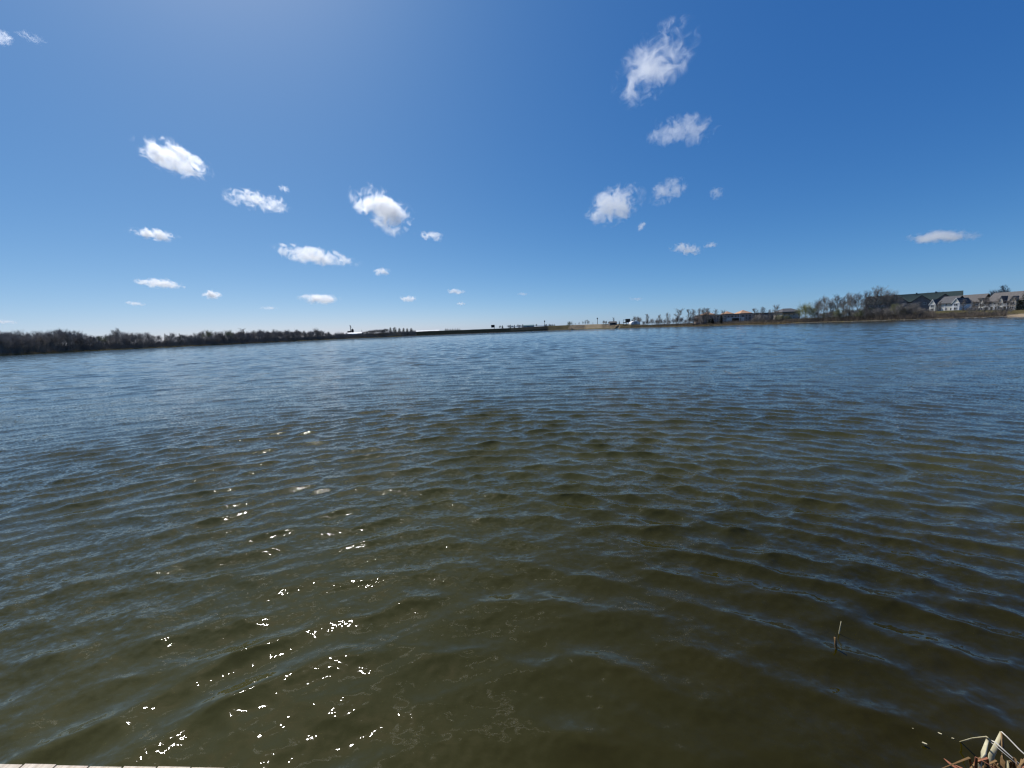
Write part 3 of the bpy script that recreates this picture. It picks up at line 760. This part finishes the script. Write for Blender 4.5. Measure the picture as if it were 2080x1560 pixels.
B['osb'] = plain('orange_sheathing', (0.42, 0.24, 0.14), (0.52, 0.31, 0.19), 1.2, .85)
B['brown_wall'] = plain('brown_sheathing', (0.32, 0.255, 0.23), (0.46, 0.375, 0.33), .5, .9)
B['concrete'] = plain('pale_wall', (0.62, 0.59, 0.52), (0.76, 0.73, 0.66), .4, .9)
B['teal'] = plain('teal_roof', (0.04, 0.10, 0.10), (0.07, 0.14, 0.135), .6, .6)
B['grey_metal'] = plain('grey_metal', (0.25, 0.26, 0.27), (0.36, 0.37, 0.38), .7, .5)
B['stone'] = plain('shore_stone', (0.05, 0.05, 0.05), (0.14, 0.13, 0.12), .8, .9)

def box(name, mat, par, x0, x1, y0, y1, z0, z1): return MB().box(x0, x1, y0, y1, z0, z1).build(name, B[mat], par)
def window(par, x, z, w, h, y, face='y', frame='white', bar=True):
    """a framed window on the wall plane y (facing -y): frame with a pane as its sub-part"""
    m_ = MB(); t = .10
    m_.box(x - w/2, x + w/2, y - .10, y + .02, z, z + t); m_.box(x - w/2, x + w/2, y - .10, y + .02, z + h - t, z + h)
    m_.box(x - w/2, x - w/2 + t, y - .099, y + .02, z + t, z + h - t); m_.box(x + w/2 - t, x + w/2, y - .099, y + .02, z + t, z + h - t)
    if bar: m_.box(x - .04, x + .04, y - .09, y + .02, z + t, z + h - t)
    f = m_.build('window', B[frame], par)
    MB().box(x - w/2 + t, x + w/2 - t, y - .045, y + .01, z + t, z + h - t).build('pane', B['glass'], f)
    return f
def gable_roof(name, mat, par, x0, x1, y0, y1, z, rise, over=.4, th=.22, axis='x'):
    """two sloping slabs joined at the ridge"""
    m_ = MB()
    if axis == 'x':
        yc = (y0 + y1) / 2; sl = rise / ((y1 - y0) / 2); a0, a1 = x0 - over, x1 + over
        prof = [(y0 - over, z - over * sl), (yc, z + rise), (y1 + over, z - over * sl), (y1 + over, z - over * sl - th), (yc, z + rise - th), (y0 - over, z - over * sl - th)]
        P = lambda a, q: (a, q[0], q[1])
    else:
        xc = (x0 + x1) / 2; sl = rise / ((x1 - x0) / 2); a0, a1 = y0 - over, y1 + over
        prof = [(x0 - over, z - over * sl), (xc, z + rise), (x1 + over, z - over * sl), (x1 + over, z - over * sl - th), (xc, z + rise - th), (x0 - over, z - over * sl - th)]
        P = lambda a, q: (q[0], a, q[1])
    n = len(prof)
    for i in range(n):
        j = (i + 1) % n; m_.poly([P(a0, prof[i]), P(a0, prof[j]), P(a1, prof[j]), P(a1, prof[i])])
    for a in (a0, a1):
        m_.poly([P(a, prof[i]) for i in (0, 1, 4, 5)]); m_.poly([P(a, prof[i]) for i in (1, 2, 3, 4)])
    return m_.build(name, B[mat], par)
def gable_wall(name, mat, par, xc, w, y, z, rise, d=.25):
    """triangular wall under a gable, facing -y"""
    m_ = MB(); a, b, c = (xc - w/2, z), (xc + w/2, z), (xc, z + rise)
    m_.poly([(a[0], y, a[1]), (b[0], y, b[1]), (c[0], y, c[1])]); m_.poly([(a[0], y + d, a[1]), (c[0], y + d, c[1]), (b[0], y + d, b[1])])
    for p, q in ((a, b), (b, c), (c, a)): m_.poly([(p[0], y, p[1]), (p[0], y + d, p[1]), (q[0], y + d, q[1]), (q[0], y, q[1])])
    return m_.build(name, B[mat], par)
def hip_roof(name, mat, par, x0, x1, y0, y1, z, rise, over=.5, ridge=0.0):
    m_ = MB(); x0 -= over; x1 += over; y0 -= over; y1 += over; yc = (y0 + y1)/2; xa = (x0 + x1)/2 - ridge/2; xb = (x0 + x1)/2 + ridge/2
    b = [(x0, y0, z), (x1, y0, z), (x1, y1, z), (x0, y1, z)]; lo = [(p[0], p[1], z - .25) for p in b]
    A, Bp = (xa, yc, z + rise), (xb, yc, z + rise)
    if ridge > .01:
        m_.poly([b[0], b[1], Bp, A]); m_.poly([b[1], b[2], Bp]); m_.poly([b[2], b[3], A, Bp]); m_.poly([b[3], b[0], A])
    else:
        for i in range(4): m_.poly([b[i], b[(i + 1) % 4], A])
    for i in range(4): j = (i + 1) % 4; m_.poly([lo[i], lo[j], b[j], b[i]])
    m_.poly(lo[::-1]); return m_.build(name, B[mat], par)
def site(name, px, base_py, Y, yaw=0.0, base_z=None):
    p = at(px, base_py, Y); z = p.z if base_z is None else base_z
    return empty(name, (p.x, Y, z), R(yaw))
def mpp(Y): return Y / FPX              # metres per photo pixel at depth Y

# ---- cream two storey house with two gables
e = site('house', 1920, 633, 222, -80)
def E(px): return (px - 1920) * mpp(222) / 1.28
W0, W1 = E(1904), E(1936)
box('wall', 'cream', e, W0, W1, 0, 9, -1.5, 5.0)
gable_roof('roof', 'shingle', e, W0, W1, -.2, 9.2, 5.0, 3.6)
for x in np.linspace(W0 + .95, W1 - .95, 3):
    window(e, x, .6, 1.3, 1.5, 0); window(e, x, 3.2, 1.3, 1.3, 0)
box('trim', 'white', e, W0 - .06, W1 + .06, -.07, .03, 2.55, 2.8)
box('corner_post', 'white', e, E(1917.5), E(1919), -.12, .02, -.5, 4.95)
for (a, b, lab) in ((1890, 1903, 'left'), (1936.6, 1951, 'right')):
    xa, xb = E(a), E(b); xc = (xa + xb)/2
    box('gable_bay', 'cream' if lab == 'left' else 'white', e, xa, xb, -1.6, 7.5, -1.5, 4.6)
    gable_wall('gable', 'cream', e, xc, xb - xa, -1.62, 4.6, 2.6)
    gable_roof('gable_roof', 'shingle', e, xa, xb, -1.5, 6.5, 4.62, 2.65, .35, .2, 'y')
    m_ = MB(); w = (xb - xa)/2 + .3; sl = 2.6 / ((xb - xa)/2)
    for s in (-1, 1):
        m_.poly([(xc, -1.95, 7.38), (xc + s*w, -1.95, 7.38 - sl*w), (xc + s*w, -1.95, 7.02 - sl*w), (xc, -1.95, 7.02)])
        m_.poly([(xc, -1.86, 7.38), (xc + s*w, -1.86, 7.38 - sl*w), (xc + s*w, -1.86, 7.02 - sl*w), (xc, -1.86, 7.02)])
    m_.build('rake_trim', B['white'], e)
    window(e, xc, .7, 1.4, 1.5, -1.62); window(e, xc, 2.9, 1.6, 1.3, -1.62)
    box('trim', 'white', e, xa - .05, xb + .05, -1.72, -1.6, 4.35, 4.65)
tag(e, 'cream two storey house with white trim and two gables on the right shore', 'house')

# ---- long dark green roofed building behind it
e = site('apartment_house', 1848, 630, 268, -46)
s_ = mpp(262); L = 46
box('wall', 'dark_wall', e, -L/2, L/2, 0, 14, -3, 6.0)
gable_roof('roof', 'green_roof', e, -L/2, L/2, 0, 14, 6.0, 5.2, .6)
for xc, w in ((-5.5, 8), (5.0, 8.5), (15.5, 8)):
    r_ = gable_roof('cross_gable', 'green_roof', e, xc - w/2, xc + w/2, -2.0, 7, 6.0, 3.6, .4, .22, 'y')
    gable_wall('gable', 'dark_wall', e, xc, w, -2.0, 6.0, 3.5)
    box('gable_bay', 'dark_wall', e, xc - w/2, xc + w/2, -2.0, .5, -3, 6.0)
for k, x in enumerate(np.linspace(-L/2 + 3, L/2 - 3, 13)):
    window(e, x, 3.2, 1.5, 1.4, -2.01 if any(abs(x - c) < w/2 for c, w in ((-5.5, 8), (5.0, 8.5), (15.5, 8))) else -.01)
for x in (-17, -8.5, 2.5, 11.5): box('roof_vent', 'black', e, x - .35, x + .35, 6.2, 6.9, 10.6, 11.7)
tag(e, 'long building with a dark green gabled roof behind the tall bare trees', 'building')

# ---- grey brown roof between the two houses
e = site('house', 1966, 631, 242, -74); s_ = mpp(240)
box('wall', 'dark_wall', e, -5.2, 5.2, 0, 11, -2, 5.6)
gable_roof('roof', 'brown_shingle', e, -5.2, 5.2, 0, 11, 5.6, 4.3, .6)
gable_wall('gable', 'dark_wall', e, 0, 5, -.3, 5.2, 2.0)
for x in (-3.6, -1.2, 1.2, 3.6): window(e, x, 2.9, 1.4, 1.3, 0)
box('trim', 'white', e, -5.3, 0, -.12, .02, 2.0, 2.3)
tag(e, 'house with a plain grey brown roof between the cream house and the balconied one', 'house')

# ---- balconied house at the right edge
e = site('house', 2034, 631, 216, -80)
def G(px): return (px - 2034) * mpp(216) / 1.43
a, b = G(1996), G(2078)
box('wall', 'tan', e, a, b, 0, 12, -2, 5.6)
gable_roof('roof', 'brown_shingle', e, a + 1.0, b, -.3, 12, 5.6, 4.6, .5)
for (p0, p1, zt, rise, mat) in ((1990, 2000.5, 5.2, 2.3, 'cream'), (2031.5, 2040, 5.4, 2.6, 'cream'), (2052, 2066, 5.0, 2.6, 'tan')):
    xa, xb = G(p0), G(p1); xc = (xa + xb)/2
    box('gable_bay', mat, e, xa, xb, -1.8, 4, -1.5, zt); gable_wall('gable', mat, e, xc, xb - xa, -1.82, zt, rise)
    gable_roof('gable_roof', 'brown_shingle', e, xa, xb, -1.7, 4.5, zt + .02, rise + .05, .35, .2, 'y')
    window(e, xc, 3.1, min(1.7, xb - xa - .5), 1.4, -1.82); window(e, xc, .7, min(1.7, xb - xa - .5), 1.4, -1.82)
for k, (p0, p1) in enumerate(((2003, 2013), (2014.5, 2023), (2024, 2031), (2041.5, 2050))):
    xa, xb = G(p0), G(p1); d = box('balcony', 'white', e, xa, xb, -2.2, 0.01, 2.35, 2.6)
    m_ = MB(); m_.box(xa, xb, -2.24, -2.14, 3.45, 3.6)
    for x in np.linspace(xa + .06, xb - .06, 7): m_.box(x - .035, x + .035, -2.22, -2.16, 2.6, 3.45)
    m_.build('railing', B['white'], d)
    for x in (xa + .12, xb - .12): box('post', 'white', e, x - .12, x + .12, -2.13, -1.9, -1.2, 2.35)
    window(e, (xa + xb)/2, .1, 1.2, 2.0, -.01); window(e, (xa + xb)/2, 2.75, 1.2, 2.0, -.01)
tag(e, 'tan house with white balconies and small gables at the right edge', 'house')

# ---- dark hipped roof building
e = site('house', 1607, 650, 290); s_ = mpp(290)
w = 18 * s_
box('wall', 'tan', e, -w, w, 0, 10, -1.5, 6.2); hip_roof('roof', 'shingle', e, -w, w, 0, 10, 6.2, 2.6, .9, 6.0)
for x in np.linspace(-w + 1.5, w - 1.5, 4): window(e, x, 3.4, 1.4, 1.4, 0); window(e, x, .8, 1.4, 1.4, 0)
box('porch_roof', 'shingle', e, -w - 1.6, w * .4, -2.2, .1, 5.2, 5.5)
tag(e, 'tan building with a dark hipped roof left of the willow', 'house')

# ---- flat dark building left of it
e = site('shed', 1561, 652, 330); w = 15 * mpp(330)
box('wall', 'dark_wall', e, -w, w, 0, 9, -1, 6.6); box('roof', 'black', e, -w - .4, w + .4, -.4, 9.4, 6.61, 7.1)
for x in np.linspace(-w + 1.2, w - 1.2, 4): window(e, x, 3.5, 1.3, 1.3, 0)
tag(e, 'flat roofed dark building right of the unfinished one', 'building')

# ---- unfinished building with three orange pyramid roofs
e = site('unfinished_building', 1486, 655.5, 352)
def A(px): return (px - 1486) * mpp(352)
zt = 7.4
box('wall', 'brown_wall', e, A(1425), A(1548), 0, 14, -1.2, zt)
box('roof_deck', 'dark_wall', e, A(1424.3), A(1548.6), -.5, 14.5, zt + .01, zt + .5)
for (p0, p1, rise, zb) in ((1431, 1451, 2.5, zt + .5), (1472.5, 1489, 2.4, zt + .5), (1503, 1526, 3.0, zt + .5)):
    hip_roof('pyramid_roof', 'osb', e, A(p0), A(p1), 0, A(p1) - A(p0), zb + .26, rise, .3)
for (p0, p1, z0_, z1_) in ((1475.5, 1486, .2, 4.0), (1505, 1511, .2, 4.6)):
    box('white_panel', 'concrete', e, A(p0), A(p1), -.25, -.01, z0_, z1_)
box('post', 'white', e, A(1500.8), A(1502), -.5, -.26, 0, 7.0)
box('beam', 'white', e, A(1476), A(1511), -.48, -.27, 4.1, 4.5)
box('opening', 'black', e, A(1487), A(1500.4), -.12, .05, -.2, 4.0)
for k, px in enumerate(np.arange(1429, 1547, 7.2)):
    if 1475 < px < 1511: z_list = (5.0,)
    else: z_list = (.5, 2.9, 5.2)
    for z_ in z_list: window(e, A(px), z_, 1.3, 1.4, -.01, frame='dark_wall' if k % 3 else 'concrete', bar=False)
tag(e, 'unfinished brown building with three orange pyramid roofs and white panels', 'building')

# ---- structures on the far bank
def arch_shed(par, mat, w, d, h):
    m_ = MB(); n = 10; ring = [(-math.cos(math.pi * i / n) * w/2, math.sin(math.pi * i / n) * h) for i in range(n + 1)]
    for i in range(n): p, q = ring[i], ring[i + 1]; m_.poly([(p[0], 0, p[1]), (q[0], 0, q[1]), (q[0], d, q[1]), (p[0], d, p[1])])
    m_.poly([(p[0], 0, p[1]) for p in ring]); m_.poly([(p[0], d, p[1]) for p in ring][::-1])
    return m_.build('shell', B[mat], par, smooth=False)
e = site('arched_shed', 1291, 657.3, 530); arch_shed(e, 'white', 18 * mpp(530), 14, 3.6)
box('door', 'grey_metal', e, -2, 2, -.06, .02, -.6, 2.2); box('footing', 'concrete', e, -6.3, 6.3, -.3, 14.2, -1.5, -.01)
tag(e, 'pale arched shed beside the dark square structure', 'shed')
e = site('square_tower', 1276, 658.5, 545); k = mpp(545)
box('body', 'black', e, -4.1*k, 4.1*k, 0, 4, 3.4*k, 10.6*k)
for x in (-3.4, 3.0): box('leg', 'black', e, x*k, (x + .7)*k, .4, .9, -2, 3.4*k)
box('side_frame', 'black', e, -10*k, -4.1*k, .3, .6, 8.6*k, 9.3*k); box('side_leg', 'black', e, -10*k, -9.4*k, .3, .6, -2, 8.6*k)
box('deck', 'dark_wall', e, -9.3*k, -4.2*k, .3, 3, 2.6*k, 4.2*k)
tag(e, 'dark square structure on legs with a side frame, left of the pale arched shed', 'tower')
e = site('shed', 1246, 657.5, 560); k = mpp(560)
box('wall', 'dark_wall', e, -7*k, 7*k, 0, 8, -2, 2.4*k); gable_roof('roof', 'brown_shingle', e, -7*k, 7*k, 0, 8, 2.4*k, 2.6*k, .5); box('doorway', 'black', e, -2.5*k, 4*k, -.06, .03, -1, 1.3*k)
tag(e, 'dark low shed at the right end of the clay bank', 'shed')
for px, tp, bp_, Y, lab in ((1213.5, 645.5, 659, 900, 'distant water tower on a thin stem above the clay bank'), (1106.5, 651, 661, 950, 'small distant water tower on a thin stem above the embankment')):
    e = site('water_tower', px, bp_, Y); k = mpp(Y); hh = (bp_ - tp) * k
    MB().tube([(0, 0, -6), (0, 0, hh - 1.5*k)], [.55, .5], 8).build('stem', B['black'], e, smooth=True)
    m_ = MB(); rr = 1.35 * k
    m_.tube([(0, 0, hh - 3.2*k), (0, 0, hh - 2.6*k), (0, 0, hh - 1.7*k), (0, 0, hh - .7*k), (0, 0, hh - .1*k)], [.5, rr*.75, rr, rr*.8, .2], 12)
    m_.build('tank', B['black'], e, smooth=True); tag(e, lab, 'water tower')
e = site('long_shed', 1074, 663, 710); k = mpp(710)
box('wall', 'grey_metal', e, -11*k, 11*k, 0, 12, -3, 1.0*k); gable_roof('roof', 'teal', e, -11*k, 11*k, 0, 12, 1.0*k, 2.2*k, .5); box('door', 'dark_wall', e, -3, 1, -.06, .02, -2, .6*k)
tag(e, 'long low shed with a teal roof on the far bank', 'shed')
e = site('billboard', 1001.5, 667.5, 668); k = mpp(668)
box('panel', 'black', e, -3.6*k, 3.5*k, 0, .5, 2.4*k, 7.4*k)
for i in range(4): box('frame_rib', 'grey_metal' if 0 else 'black', e, (-3.2 + i*2)*k, (-2.9 + i*2)*k, -.25, -.01, 2.3*k, 7.5*k)
box('post', 'black', e, 2.2*k, 3.0*k, .05, .45, -4, 2.4*k); box('catwalk', 'black', e, -3.4*k, 3.3*k, -.9, -.26, 2.1*k, 2.3*k)
tag(e, 'dark billboard seen from behind on top of the embankment', 'billboard')
# guard rail along the embankment top
e = site('guard_rail', 1075, 662.8, 676); k = mpp(676); L = 84 * k
box('rail', 'white', e, -L/2, L/2, -.06, .06, .35, .95)
for x in np.linspace(-L/2 + .5, L/2 - .5, 22): box('post', 'grey_metal', e, x - .08, x + .08, .07, .25, -2, .8)
tag(e, 'pale guard rail along the top of the embankment right of the billboard', 'rail')
# white buildings left of the embankment
e = site('long_shed', 868, 674.3, 690, 3); k = mpp(690)
box('wall', 'white', e, -26*k, 24*k, 0, 10, -4, 1.3*k); gable_roof('roof', 'white', e, -26*k, 24*k, 0, 10, 1.3*k, 2.2*k, .3)
for x in (-15, -6, 6, 14): box('door', 'grey_metal', e, (x - .9)*k, (x + .9)*k, -.05, .02, -1, 1.5*k)
tag(e, 'long low white building right of the dark evergreens', 'building')
e = site('long_shed', 716, 679.3, 600); k = mpp(600)
box('wall', 'white', e, -20*k, 18*k, 0, 9, -3, 1.6*k); gable_roof('roof', 'white', e, -20*k, 18*k, 0, 9, 1.6*k, 2.4*k, .3)
for x in (-12, -4, 5, 12): box('door', 'grey_metal', e, (x - .8)*k, (x + .8)*k, -.05, .02, -1, 1.5*k)
tag(e, 'low white building below the grain elevator', 'building')
e = site('grain_elevator', 714, 676, 625); k = mpp(625)
MB().tube([(2.4*k, 0, -3), (2.4*k, 0, 6.0*k)], [2.3*k]*2, 14).build('bin', B['black'], e)
MB().tube([(2.4*k, 0, 6.0*k), (2.4*k, 0, 8.2*k)], [2.5*k, .35*k], 14).build('bin_roof', B['black'], e)
box('leg', 'black', e, -1.7*k, -.8*k, -.4, .4, -3, 13.6*k); box('leg_head', 'black', e, -2.5*k, -.4*k, -.7, .7, 13.6*k, 14.6*k)
MB().tube([(-.8*k, 0, 13.2*k), (2.3*k, 0, 8.0*k)], [.22*k, .22*k], 6).build('spout', B['black'], e)
box('annex', 'black', e, -6.5*k, -1.72*k, -3, 3, -3, 3.6*k)
tag(e, 'dark grain elevator with a thin leg and sloping spout above the left wood', 'grain elevator')
e = site('domed_shed', 734.5, 681.3, 560); k = mpp(560)
m_ = MB(); m_.tube([(0, 0, -2), (0, 0, 1.2*k), (0, 0, 2.1*k), (0, 0, 2.7*k)], [1.5*k, 1.5*k, 1.1*k, .2*k], 12); m_.build('dome', B['white'], e, smooth=True)
MB().tube([(0, 2.5, -3), (0, 2.5, 4.2*k)], [2.6*k, 1.2*k], 8).build('dark_roof', B['black'], e)
MB().tube([(0, 2.5, 4.2*k), (0, 2.5, 11.2*k)], [.4*k, .3*k], 6).build('vent_pipe', B['black'], e)
tag(e, 'small bright white domed shed with a dark vent pipe on the far bank', 'shed')
# low house in the left wood
e = site('house', 381, 693.0, 318); k = mpp(318)
box('wall', 'tan', e, -9*k, 8*k, 0, 8, -3, 2.2*k); gable_roof('roof', 'grey_metal', e, -9*k, 8*k, 0, 8, 2.2*k, 3.2*k, .4)
for x in (-4.5, 0, 4): window(e, x*k, .2*k, 1.2, 1.1, 0)
tag(e, 'low house with a pale roof showing through the left wood', 'house')
# stones along the water's edge on the right
rs_ = random.Random(3)
bmS = bmesh.new(); bmesh.ops.create_icosphere(bmS, subdivisions=1, radius=1)
for v in bmS.verts: v.co *= rs_.uniform(.75, 1.15)
sm = bpy.data.meshes.new('shore_stone'); bmS.to_mesh(sm); bmS.free(); sm.materials.append(B['stone'])
Vs, Fs = [], []
base = [tuple(v.co) for v in sm.vertices]; bf = [tuple(p.vertices) for p in sm.polygons]
for i in range(1300):
    px = rs_.choice((rs_.uniform(1600, 2045), rs_.uniform(820, 1160))); az = math.atan(((px - 1040) / FPX) / 1.006)
    r = float(shore_r(az)) + rs_.uniform(-.5, .6); s = rs_.uniform(.15, .5) * (1 if px > 1500 else 1.8); n = len(Vs); ca_, sa_ = math.cos(i), math.sin(i)
    for (x, y, z) in base: Vs.append((r * math.sin(az) + s * 1.4 * (x * ca_ - y * sa_), r * math.cos(az) + s * 1.4 * (x * sa_ + y * ca_), .05 + s * .7 * z))
    Fs += [tuple(n + j for j in f) for f in bf]
me = bpy.data.meshes.new('riprap'); me.from_pydata(Vs, [], Fs); me.update()
tag(link('riprap', me, B['stone']), 'dark loose stones along the water line of the far shore', kind='stuff')
# ------------------------------------------------------------------ near things: dock edge, broken reeds, floating scraps
M['deck'] = plain('deck_board', (0.48, 0.39, 0.29), (0.76, 0.66, 0.53), 7, .8, stretch=(5, .9, 1), bump=.5)
M['deck_side'] = plain('dock_timber', (0.16, 0.13, 0.10), (0.26, 0.22, 0.17), 4, .9)
M['stalk'] = plain('reed_stalk', (0.42, 0.36, 0.20), (0.66, 0.60, 0.40), 14, .6, stretch=(1, 1, .3))
M['stalk_pale'] = plain('reed_pale', (0.58, 0.52, 0.42), (0.78, 0.73, 0.62), 14, .6)
M['stalk_brown'] = plain('reed_brown', (0.13, 0.075, 0.03), (0.26, 0.16, 0.07), 18, .8)
M['stalk_red'] = plain('reed_red', (0.24, 0.085, 0.045), (0.36, 0.15, 0.08), 14, .7)
DZ = 0.40
pA, pB = on_z(0, 1551.3, DZ), on_z(300, 1557.4, DZ)
u = (pB - pA); u.z = 0; u.normalize(); v_ = Vector((u.y, -u.x, 0))            # v_ points back towards the bank
if v_.y > 0: v_ = -v_
ang = math.atan2(u.y, u.x)
g1, g2 = on_z(48, 1553, DZ), on_z(115, 1554, DZ)
pitch_ = max(.10, (g2 - g1).dot(u)); print('board pitch', pitch_, pA, pB)
e = empty('boardwalk', pA, ang)                                               # local x along the edge, local -y towards the bank
n0 = -9; off0 = (g1 - pA).dot(u)
bm = MB(); gap = .008
bm.box(gap/2, pitch_ - gap/2, -3.2, 0, -.028, 0)
bme = bm.mesh('plank')
mod_v = bme
for i in range(n0, 26):
    o = link('plank', bme, M['deck'], e, (off0 + i * pitch_, random.uniform(-.003, .003), random.uniform(-.0015, .0015)))
for y in (-.10, -1.5, -2.9): MB().box(off0 + n0*pitch_, off0 + 26*pitch_, y - .045, y + .03, -.22, -.03).build('joist', M['deck_side'], e)
for x in (off0 + (n0 + 1)*pitch_, off0 + 8*pitch_, off0 + 24*pitch_):
    for y in (-.25, -2.75): MB().tube([(x, y, -1.3), (x, y, -.225)], [.06, .06], 10).build('pile', M['deck_side'], e)
tag(e, 'pale wooden boardwalk edge in the bottom left corner over the water', 'boardwalk')

def stalk(par, pts, radii, mat, flat=.35):
    radii = [r * .74 for r in radii]
    return MB().tube([Vector(p) - par.location for p in pts], radii, 8, True, flat).build('stalk', M[mat], par, smooth=True)
def Q(px, py, Y): return at(px, py, Y)
root = on_z(2010, 1640, 0.0)
c = empty('broken_reeds', root)
Y0 = root.y
print('reed root', root, 'tip z', Q(2034, 1487, Y0 + .05).z, Q(2006, 1500, Y0 + .05).z, Q(1950,1506,Y0+.1).z)
w1 = on_z(1950, 1507, 0.0)
def bend(*pp): return [Vector(p) for p in pp]
tipB = Q(2005, 1497, Y0 + .10)
stalk(c, bend(w1 + Vector((-.02, 0, -.04)), w1, w1.lerp(tipB, .5) + Vector((0, 0, .006)), tipB, tipB + Vector((.012, -.004, -.012))), [.002, .004, .0055, .006, .005], 'stalk', .7)
stalk(c, bend(on_z(1965, 1660, -.1), Q(1987, 1562, Y0 + .02), Q(1998, 1530, Y0 + .06), Q(2006, 1502, Y0 + .10)), [.017, .015, .011, .006], 'stalk', .3)
stalk(c, bend(Q(2006, 1502, Y0 + .10), Q(2022, 1515, Y0 + .08), Q(2036, 1527, Y0 + .06), Q(2062, 1549, Y0 + .03), Q(2100, 1585, Y0)), [.004, .0045, .004, .003, .002], 'stalk_pale', .4)
stalk(c, bend(Q(2014, 1504, Y0 + .11), Q(2022, 1508, Y0 + .10), Q(2045, 1529, Y0 + .07), Q(2082, 1562, Y0 + .03), Q(2130, 1610, Y0)), [.005, .011, .010, .010, .009], 'stalk_pale', .3)
stalk(c, bend(on_z(2000, 1650, -.1), Q(2014, 1535, Y0 + .10), Q(2026, 1508, Y0 + .12), Q(2034, 1487, Y0 + .14)), [.016, .013, .010, .006], 'stalk', .35)
stalk(c, bend(Q(2034, 1486, Y0 + .14), Q(2046, 1497, Y0 + .12), Q(2070, 1522, Y0 + .08), Q(2110, 1558, Y0 + .02)), [.005, .0055, .006, .005], 'stalk_pale', .5)
stalk(c, bend(Q(2034, 1488, Y0 + .138), Q(2037, 1515, Y0 + .10), Q(2036, 1545, Y0 + .04), on_z(2034, 1640, -.1)), [.003, .007, .010, .014], 'stalk_brown', .4)
rn = random.Random(9)
for i in range(24):
    px = rn.uniform(1970, 2100); b = on_z(px, rn.uniform(1600, 1680), -.1); t = Q(px + rn.uniform(-14, 22), rn.uniform(1536, 1566), Y0 + rn.uniform(-.02, .06))
    t2 = t + Vector((rn.uniform(-.10, .12), rn.uniform(-.05, .03), -rn.uniform(.02, .10)))
    stalk(c, bend(b, b.lerp(t, .5) + Vector((rn.uniform(-.01, .01), 0, .01)), t, t2), [.012, .009, .006, .003], rn.choice(('stalk_brown', 'stalk_brown', 'stalk', 'stalk_brown', 'stalk_red')), .35)
tag(c, 'clump of broken dead reeds bent over in the bottom right corner', 'reeds')
b = on_z(1946, 1572, 0); c2 = empty('fallen_leaf', b)
def blade(par, pts, radii, mat, flat=.2): return MB().tube([Vector(p) - par.location for p in pts], radii, 8, True, flat).build('blade', M[mat], par, smooth=True)
blade(c2, bend(on_z(1918, 1541, .012), on_z(1930, 1551, .02), on_z(1947, 1563, .02), on_z(1975, 1590, .0)), [.003, .010, .013, .008], 'stalk_red', .3)
blade(c2, bend(on_z(1940, 1554, .02), on_z(1955, 1561, .025), on_z(1985, 1580, .0)), [.003, .008, .006], 'stalk_red', .3)
tag(c2, 'reddish brown dead leaf floating left of the broken reeds', 'leaf')
# two stubs standing in the open water
b = on_z(1699, 1323, 0); c3 = empty('reed_stub', b)
blade(c3, bend(b + Vector((0, 0, -.12)), b, Q(1697.5, 1309, b.y), Q(1696, 1295, b.y)), [.008, .0075, .007, .006], 'stalk_brown', .8)
tag(c3, 'short brown reed stub standing in open water', 'reed')
b = on_z(1705, 1282, 0); c4 = empty('reed_stub', b)
blade(c4, bend(b + Vector((0, 0, -.12)), b, Q(1707, 1272, b.y), Q(1708.5, 1262, b.y)), [.0035, .0035, .003, .0015], 'stalk', .6)
tag(c4, 'thin pale reed tip just behind the brown stub', 'reed')
for px, py, l, lab in ((1852, 1479, .022, 'pale scrap afloat, farthest from the broken reeds'), (1878, 1510, .03, 'long pale scrap afloat left of the reddish leaf'), (1909, 1490, .026, 'brightest pale scrap afloat above the reddish leaf'),
                       (1935.5, 1500, .016, 'tiny scrap afloat at the tip of the bent thin reed'), (1918, 1432, .012, 'tiny speck afloat above the pale scraps')):
    l *= .32; p = on_z(px, py, .004); f = empty('floating_scrap', p, R(-40))
    m_ = MB(); k = 8
    top = [(l * math.cos(6.283 * i / k) * (1 + .15 * math.sin(i * 3)), l * .38 * math.sin(6.283 * i / k), .002 + .001 * math.sin(i * 2.1)) for i in range(k)]
    m_.poly(top); m_.poly([(x, y, -.003) for x, y, z in top][::-1])
    for i in range(k): j = (i + 1) % k; m_.poly([(top[i][0], top[i][1], -.003), (top[j][0], top[j][1], -.003), top[j], top[i]])
    m_.build('scrap', M['stalk'], f); tag(f, lab, 'plant scrap', 'plant scraps afloat by the reeds')
